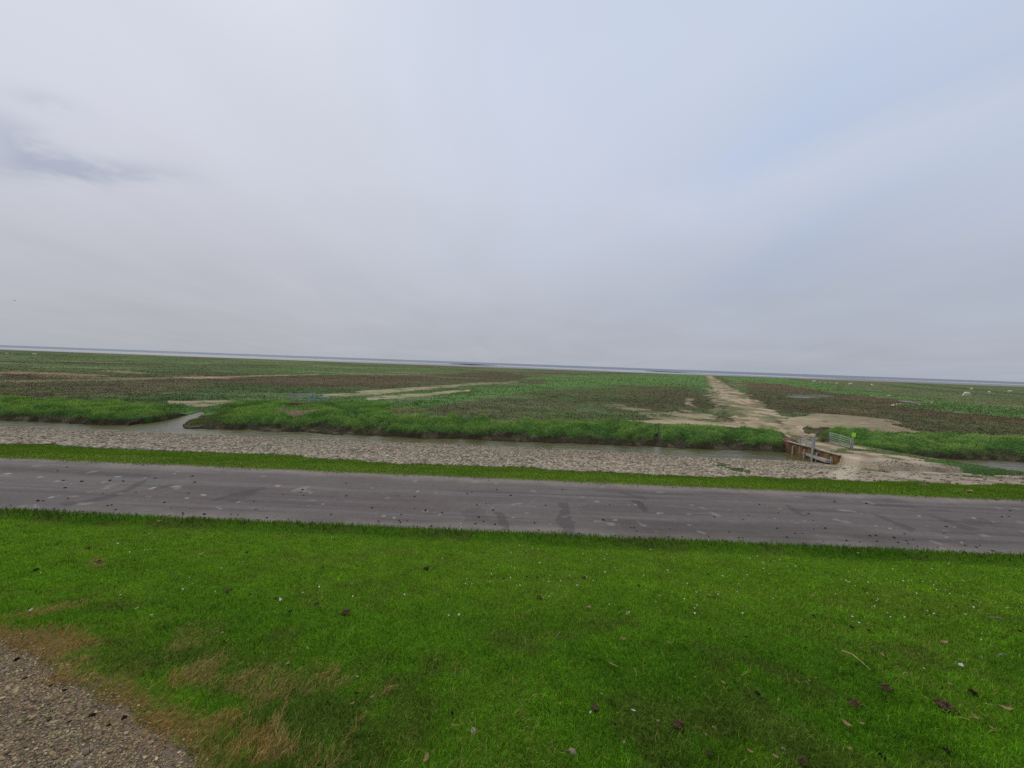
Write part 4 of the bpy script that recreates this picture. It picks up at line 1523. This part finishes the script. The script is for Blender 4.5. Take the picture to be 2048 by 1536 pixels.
def lump_mesh(name, mat, seed, n=7, spread=.6, flat=.5, sub=2):
    """a heap of rounded pellets grown together"""
    r = np.random.default_rng(seed)
    V0, F0 = ico(sub)
    Vs, Fs, off = [], [], 0
    for k in range(n):
        a, q = r.uniform(0, 6.28), spread * math.sqrt(r.uniform(0, 1))
        rad = r.uniform(.28, .5)
        p = V0 * (rad * (1 + .55 * (r.random((len(V0), 1)) - .5))) * np.array((r.uniform(.9, 1.3), 1, .8))
        p = p + np.array((q * math.cos(a), q * math.sin(a), rad * .55 + flat * .2 * r.random()))
        Vs.append(p)
        Fs.append(F0 + off)
        off += len(V0)
    me = bpy.data.meshes.new(name)
    me.from_pydata(np.vstack(Vs).tolist(), [], np.vstack(Fs).tolist())
    me.materials.append(mat)
    me.polygons.foreach_set('use_smooth', [True] * len(me.polygons))
    return me


def rock_mesh(name, mat, seed):
    V0, F0 = ico(2)
    r = np.random.default_rng(seed)
    nz = fbm(V0[:, 0] * 1.3 + seed, V0[:, 1] * 1.3 + V0[:, 2] * .9, 1.0, 2, seed)
    V_ = V0 * (.65 + .7 * nz)[:, None] * np.array((1.0, .75, .62))
    me = bpy.data.meshes.new(name)
    me.from_pydata(V_.tolist(), [], F0.tolist())
    me.materials.append(mat)
    return me


def leaf_mesh(name, mat, seed, length=1.0, width=.35, curl=.4, n=7):
    """a dry leaf, feather or husk: a thin curled shell with thickness"""
    r = np.random.default_rng(seed)
    V_, F_ = [], []
    for i in range(n):
        t = i / (n - 1)
        x = (t - .5) * length
        w = width * (math.sin(math.pi * min(max(t, .04), .97)) ** .7) * r.uniform(.8, 1.2)
        zc = curl * (abs(t - .5) * 1.1) ** 1.5 + r.uniform(-.03, .03)
        y0 = .12 * math.sin(t * 3 + seed)
        for s in (-1, 0, 1):
            V_.append((x, y0 + s * w, zc + .22 * w * (abs(s)) + .05))
    top = len(V_)
    V_ += [(a, b, c - .035) for a, b, c in V_]
    for i in range(n - 1):
        for s in range(2):
            a = 3 * i + s
            F_.append((a, a + 3, a + 4, a + 1))
            F_.append((top + a, top + a + 1, top + a + 4, top + a + 3))
    for i in range(n - 1):
        a, b = 3 * i, 3 * i + 3
        F_.append((a, top + a, top + b, b))
        F_.append((a + 2, b + 2, top + b + 2, top + a + 2))
    F_.append((0, 1, top + 1, top))
    F_.append((1, 2, top + 2, top + 1))
    e = 3 * (n - 1)
    F_.append((e + 1, e, top + e, top + e + 1))
    F_.append((e + 2, e + 1, top + e + 1, top + e + 2))
    me = bpy.data.meshes.new(name)
    me.from_pydata(V_, [], F_)
    me.materials.append(mat)
    return me


def straw_mesh(name, mat, seed, r=.03, bend=.35):
    rr = np.random.default_rng(seed)
    pts = [((t - .5), bend * math.sin(t * 3.1 + rr.uniform(-.2, .2)) * rr.uniform(.5, 1) * .5, .06 + .06 * math.sin(t * 5)) for t in np.linspace(0, 1, 7)]
    V_, F_ = [], []
    for i, p in enumerate(pts):
        q = r * (1 - .5 * i / 6)
        for k in range(5):
            a = k * 2 * math.pi / 5
            V_.append((p[0], p[1] + q * math.cos(a), p[2] + q * math.sin(a)))
    for i in range(len(pts) - 1):
        for k in range(5):
            a, b = 5 * i + k, 5 * i + (k + 1) % 5
            F_.append((a, b, b + 5, a + 5))
    F_.append(tuple(range(4, -1, -1)))
    F_.append(tuple(range(30, 35)))
    me = bpy.data.meshes.new(name)
    me.from_pydata(V_, [], F_)
    me.materials.append(mat)
    return me


K = {
    'dung': [lump_mesh('dropping', M['dung'], s, 8) for s in (1, 2, 3, 4)],
    'pat': [lump_mesh('dry_dung', M['brown_dung'], s, 10, .8, .4) for s in (5, 6, 7)],
    'pebble': [rock_mesh('stone', M['pebble'], s) for s in (1, 2, 3)],
    'leaf': [leaf_mesh('dead_leaf', M['leaf'], s, 1.0, .26, .5) for s in (1, 2, 3, 4)],
    'feather': [leaf_mesh('feather', M['feather'], s, 1.0, .20, .35) for s in (11, 12, 13)],
    'straw': [straw_mesh('straw', M['straw'], s) for s in (1, 2, 3)],
    'stick': [straw_mesh('stick', M['wood'], s, .05, .2) for s in (4, 5)],
}
NAME = dict(dung='dropping', pat='dry_dung', pebble='stone', leaf='dead_leaf', feather='feather', straw='straw', stick='stick')
CAT = dict(dung='dropping', pat='dung', pebble='stone', leaf='leaf', feather='feather', straw='straw', stick='stick')
SHARE = dict(
    dung=('small black sheep dropping in the short grass of the dike slope', 'droppings on the grass slope'),
    pat=('crumbly brown clod of dry dung in the short grass', 'dry dung on the grass slope'),
    pebble=('small pale stone lying in the short grass', 'stones on the grass slope'),
    leaf=('small tan dead leaf curled in the short grass', 'dead leaves on the grass slope'),
    feather=('small white feather caught in the short grass', 'feathers on the grass slope'),
    straw=('thin dry straw lying on the short grass', 'straws on the grass slope'),
    stick=('short grey stick lying on the grass', 'sticks on the grass slope'))


def item(kind, px, py, w, label=None, rot=None, lift=.012, asp=1.0):
    p = on_ground(px, py)
    dist = math.sqrt(p[0] ** 2 + p[1] ** 2 + (CAM_Z - p[2]) ** 2)
    size = w / FPX * (p[1] + (CAM_Z - p[2]) * .053) * 1.04
    me = random.choice(K[kind])
    o = bpy.data.objects.new(NAME[kind], me)
    COL.objects.link(o)
    s = size * (.34 if kind in ('dung', 'pat') else .38 if kind == 'pebble' else .68)
    o.scale = (s, s * asp, s * (.8 if kind in ('dung', 'pat') else 1))
    v = p[1] + SH * p[0]
    g = (.016 if kind in ('dung', 'pat') else .03) if (v < 7 and kind != 'pebble' and not inside(PATH, np.array([p[0]]), np.array([p[1]]))[0]) else .004
    o.location = (p[0], p[1], gz(p[0], p[1]) + g)
    o.rotation_euler = (random.uniform(-.2, .2), random.uniform(-.2, .2), random.uniform(0, 6.28) if rot is None else rot)
    lab, grp = SHARE[kind]
    if label:
        tag(o, label, CAT[kind])
    else:
        tag(o, lab, CAT[kind], grp)
    return o


ITEMS = [
    ('dung', 178, 1094, 11), ('dung', 72, 1143, 16, 'large black dropping with a white feather beside it on the slope'), ('dung', 195, 1125, 14), ('dung', 310, 1104, 8),
    ('dung', 360, 1103, 7), ('dung', 493, 1109, 9), ('dung', 853, 1139, 20, 'black dropping heap edged with white specks in the grass below the road'), ('dung', 580, 1228, 13),
    ('pat', 690, 1230, 26, 'long dark dung clod with straw in the middle of the slope'), ('pat', 1078, 1200, 15), ('dung', 1053, 1158, 8), ('dung', 1075, 1159, 8), ('dung', 1168, 1158, 12),
    ('dung', 1277, 1175, 9), ('dung', 1352, 1239, 8), ('dung', 1946, 1211, 10), ('dung', 1912, 1217, 8), ('dung', 1628, 1234, 10), ('dung', 1704, 1257, 14), ('dung', 1740, 1266, 13),
    ('dung', 1610, 1298, 9), ('pat', 1775, 1381, 26, 'elongated brown dung clod with a straw tail'), ('dung', 1943, 1391, 20, 'glossy black crescent shaped dropping in the grass'), ('pat', 1576, 1386, 11),
    ('pat', 1893, 1421, 44, 'long dark brown clod of dung lying like a fallen twig in the grass'), ('pat', 1708, 1411, 30, 'brown tuft of dung and feathers with a tan tip'), ('dung', 1762, 1516, 22), ('dung', 1895, 1512, 22),
    ('pat', 1608, 1526, 26, 'rounded reddish brown clod at the bottom of the slope'), ('dung', 1352, 1467, 14), ('dung', 713, 1395, 12), ('dung', 853, 1101, 7), ('dung', 865, 1122, 6), ('dung', 791, 1148, 6), ('dung', 1416, 1150, 8),  # the lump beside the straw streak stands in for a black hole
    ('dung', 2040, 1267, 12), ('dung', 2008, 1280, 10), ('dung', 1515, 1393, 18), ('pat', 1190, 1418, 26, 'brown dung clod with a white feather at its foot'),
    ('pat', 1356, 1454, 32, 'big reddish brown dung clod with a black hollow'), ('dung', 1230, 1448, 10), ('dung', 1419, 1265, 8), ('dung', 1492, 1280, 8), ('dung', 1085, 1448, 9), ('pat', 457, 1184, 18), ('dung', 500, 1191, 8),
    ('pat', 551, 1198, 10), ('pat', 634, 1212, 12), ('dung', 904, 1430, 12), ('pat', 1420, 1506, 20), ('dung', 1008, 1161, 8), ('dung', 1930, 1110, 8),
    ('feather', 1181, 1432, 10, 'white feather at the foot of the brown dung clod'), ('feather', 1266, 1428, 13, 'upright whitish green feather tuft near the brown clods'),
    ('feather', 1923, 1341, 24, 'large white and pink feather clump on the slope'), ('feather', 274, 1220, 9, 'upright white feather left of the slope centre'), ('feather', 240, 1194, 10), ('feather', 304, 1236, 8),
    ('feather', 62, 1231, 12), ('feather', 165, 1040, 9, 'white feather in the coarse grass just below the road edge'), ('feather', 235, 1044, 6), ('feather', 236, 1086, 12), ('feather', 81, 1151, 9),
    ('feather', 560, 1204, 16, 'greenish white feather in the grass near a brown clod'), ('feather', 606, 1189, 7), ('feather', 897, 1239, 9), ('feather', 917, 1237, 12), ('feather', 1154, 1176, 8), ('feather', 1752, 1205, 6),
    ('feather', 1760, 1172, 5), ('feather', 1806, 1166, 10), ('feather', 1867, 1231, 10), ('feather', 2012, 1225, 8), ('feather', 1733, 1189, 7), ('feather', 1938, 1192, 7), ('feather', 1863, 1141, 7),
    ('feather', 1927, 1166, 7), ('feather', 1716, 1114, 8), ('feather', 1436, 1194, 7), ('feather', 715, 1366, 8), ('feather', 1847, 1343, 8), ('feather', 1963, 1272, 7), ('feather', 1962, 1284, 7), ('feather', 1301, 1101, 6),
    ('feather', 1214, 1112, 6), ('feather', 1446, 1156, 9), ('feather', 1418, 1194, 7), ('feather', 1696, 1168, 9, 'tan white feather on the bright grass of the slope'),
    ('leaf', 319, 1050, 12, 'tan leaf lying by the road edge of the slope'), ('leaf', 404, 1111, 14, 'orange tan leaf on the upper slope near droppings'), ('leaf', 386, 1172, 11), ('leaf', 444, 1276, 11), ('leaf', 1888, 1289, 20, 'tan husk leaf above the white feather clump'),
    ('leaf', 1763, 1316, 13), ('leaf', 1983, 1473, 18), ('leaf', 1948, 1445, 19), ('leaf', 1556, 1408, 12), ('leaf', 1314, 1447, 13), ('leaf', 1248, 1487, 13), ('leaf', 1120, 1418, 11), ('leaf', 1203, 1398, 9), ('leaf', 1446, 1378, 14, 'orange leaf tangled in straw on the slope'),
    ('leaf', 1246, 1289, 13), ('leaf', 1338, 1295, 11), ('leaf', 1360, 1371, 9), ('leaf', 1388, 1366, 8), ('leaf', 852, 1518, 26, 'long tan leaf at the very bottom of the slope'), ('leaf', 574, 1331, 14), ('leaf', 614, 1302, 11), ('leaf', 744, 1406, 14),
    ('leaf', 704, 1418, 13), ('leaf', 750, 1132, 8), ('leaf', 1253, 1235, 14), ('leaf', 1319, 1198, 9), ('leaf', 1177, 1221, 13), ('leaf', 1625, 1196, 11), ('leaf', 1691, 1455, 24, 'long split tan leaf lying on the slope'), ('leaf', 1904, 1240, 9),
    ('leaf', 1723, 1455, 15), ('leaf', 1697, 1504, 14), ('leaf', 2011, 1431, 26), ('leaf', 1618, 1368, 10), ('leaf', 1900, 1378, 16), ('leaf', 1500, 1508, 15), ('leaf', 1551, 1520, 16), ('leaf', 703, 1170, 8), ('leaf', 1287, 1230, 8),
    ('leaf', 455, 1030 + 260, 9), ('leaf', 1412, 1474, 11),
    ('pebble', 947, 1463, 22, 'rounded pink stone alone in the grass near the bottom of the slope'), ('pebble', 1146, 1500, 24, 'angular pale stone near the bottom of the slope'), ('pebble', 1359, 1401, 10), ('pebble', 1429, 1454, 12),
    ('pebble', 940, 1292, 8), ('pebble', 1232, 1302, 7), ('pebble', 1567, 1495, 12),
    ('stick', 2006, 1315, 30, 'orange brown stick lying on the slope'), ('stick', 1988, 1244, 30, 'whitish forked stick on the slope'), ('stick', 1964, 1318, 20),
    ('straw', 1711, 1328, 66, 'very long pale straw on the slope'), ('straw', 1813, 1356, 26), ('straw', 1226, 1340, 28), ('straw', 1269, 1358, 24), ('straw', 1116, 1277, 22), ('straw', 1051, 1295, 18), ('straw', 764, 1336, 12),
    ('straw', 759, 1352, 14), ('straw', 874, 1335, 18), ('straw', 1350, 1340, 16), ('straw', 1488, 1355, 22), ('straw', 1592, 1366, 18), ('straw', 1975, 1421, 24), ('straw', 1925, 1447, 26), ('straw', 910, 1456, 24), ('straw', 940, 1450, 18),
    ('straw', 1850, 1402, 18), ('straw', 1615, 1372, 16), ('straw', 1968, 1370, 18), ('straw', 420, 1330, 24), ('straw', 170, 1322, 16), ('straw', 480, 1332, 20), ('straw', 210, 1400, 20),
    ('dung', 35, 1318, 18, 'black dropping at the edge of the gravel path with a pale straw on it'), ('dung', 50, 1358, 14), ('dung', 108, 1361, 12), ('dung', 100, 1379, 11), ('dung', 128, 1389, 13), ('dung', 185, 1432, 19), ('dung', 250, 1435, 15), ('dung', 138, 1447, 10),
    ('dung', 97, 1446, 8), ('dung', 218, 1447, 11),
    ('pebble', 175, 1500, 26, 'long pale stone set in the gravel path'), ('pebble', 53, 1418, 14), ('pebble', 155, 1531, 28, 'pale flat stone at the bottom edge of the gravel path'), ('pebble', 160, 1471, 13), ('pebble', 22, 1441, 14), ('pebble', 5, 1343, 12), ('pebble', 198, 1466, 10),
    ('leaf', 302, 1432, 14), ('leaf', 55, 1497, 16),
    ('stick', 1852, 974, 30, 'grey stick on the verge beyond the asphalt road'), ('leaf', 1941, 984, 20, 'tan leaf on the verge beyond the asphalt road'),
]
for it in ITEMS:
    k, px, py, w_ = it[:4]
    o = item(k, px, py, w_, it[4] if len(it) > 4 else None)
    if k == 'dung' and py > 1300 and px < 270 and len(it) == 4:
        tag(o, 'small black dropping lying on the gravel path', 'dropping', 'droppings on the gravel path')
    if k == 'pebble' and px < 270 and len(it) == 4:
        tag(o, 'pale stone standing out in the gravel path', 'stone', 'stones in the gravel path')

# droppings on the asphalt
RD = [(1206, 1040), (1274, 1062), (1261, 1055), (1268, 1056), (1231, 1071), (1329, 1077), (1364, 1074), (1305, 1077), (1281, 1077), (1105, 1066), (1118, 1061), (1057, 1064), (1069, 1046), (1174, 1072), (1159, 1067),
      (1429, 1034), (1486, 1039), (1497, 1031), (1518, 1009), (1125, 979), (1091, 1011), (1340, 1058), (1733, 1007), (1626, 1041), (1628, 1058), (1740, 1072), (1751, 1071), (1754, 1083), (1720, 1084), (1692, 1082),
      (1694, 1081), (1788, 1075), (1789, 1076), (1816, 1088), (1835, 1093), (1848, 1097), (1875, 1095), (1930, 1091), (1810, 1068), (1605, 1067), (1590, 1067), (1960, 1091), (2004, 1034), (2020, 1022), (1985, 1102),
      (75, 1001), (86, 1002), (136, 997), (164, 963), (130, 976), (246, 962), (247, 964), (310, 957), (389, 965), (409, 1029), (476, 1030), (463, 1029), (367, 1029), (365, 1026), (331, 1033), (400, 1035), (343, 1017), (272, 986),
      (108, 1018), (21, 1011), (512, 1019), (566, 989), (607, 991), (692, 967), (757, 1043), (801, 1045), (798, 1041), (814, 1042), (884, 1025), (934, 987), (750, 1052), (709, 1053), (570, 1049), (681, 1053), (990, 1049), (1006, 1059),
      (967, 1043), (692, 992), (1021, 991), (605, 980), (852, 1020), (796, 992), (829, 993)]
dl = 'small dark sheep dropping lying on the grey asphalt road'
big_rd = {(1206, 1040): 'dark dropping beside a pale round splash on the asphalt', (1733, 1007): 'dark dropping near the far edge of the asphalt, larger than its neighbours', (409, 1029): 'large black dropping in a scatter by the near road edge',
          (164, 963): 'flat long dark dropping between pale splashes on the asphalt'}
for i in range(70):
    t = random.random() ** 2.2
    px = random.uniform(0, 2048)
    y0, y1 = 1020 + 92 * px / 2048, 913 + 81 * px / 2048
    RD.append((px, y0 - 3 - (y0 - y1 - 8) * t))
for q in RD:
    px, py = q
    w_ = random.uniform(3.2, 6.5) + (3.5 if q in big_rd else 0)
    o = item('dung', px, py, w_ * 1.2, big_rd.get(q), asp=random.uniform(.7, 1.1))
    if q not in big_rd:
        tag(o, dl, 'dropping', 'droppings on the asphalt road')
    o.location.z = gz(o.location.x, o.location.y) + .002


# daisies
def daisy_mesh():
    V_, F_ = [(0, 0, .0)], []
    n = 14
    for i in range(n):
        a = i * 2 * math.pi / n
        r = 1.0 if i % 2 == 0 else .72
        V_.append((r * math.cos(a), r * math.sin(a), .25 if i % 2 == 0 else .15))
    V_.append((0, 0, .28))
    for i in range(n):
        a, b = 1 + i, 1 + (i + 1) % n
        F_ += [(0, b, a), (n + 1, a, b)]
    b = len(V_)
    for i in range(3):
        a = i * 2.09
        V_ += [(.07 * math.cos(a), .07 * math.sin(a), .05), (.07 * math.cos(a), .07 * math.sin(a), -3.6)]
    for i in range(3):
        j = (i + 1) % 3
        F_.append((b + 2 * i, b + 2 * j, b + 2 * j + 1, b + 2 * i + 1))
    me = bpy.data.meshes.new('daisy')
    me.from_pydata(V_, [], F_)
    me.materials.append(M['petal'])
    return me


DM = daisy_mesh()
for i in range(150):
    px = random.uniform(880, 2048) if random.random() < .85 else random.uniform(100, 880)
    lo = 1065 + 45 * (px - 1024) / 1024
    py = lo + 30 + 130 * random.random() ** 1.2
    p = on_ground(px, py)
    o = bpy.data.objects.new('daisy', DM)
    COL.objects.link(o)
    s = random.uniform(.005, .010)
    o.scale = (s, s, s)
    o.location = (p[0], p[1], gz(p[0], p[1]) + .045)
    o.rotation_euler = (random.uniform(-.4, .4), random.uniform(-.4, .4), random.uniform(0, 6))
    tag(o, 'tiny white daisy in the short grass below the road', 'daisy', 'daisies in the dike grass')
print('done')
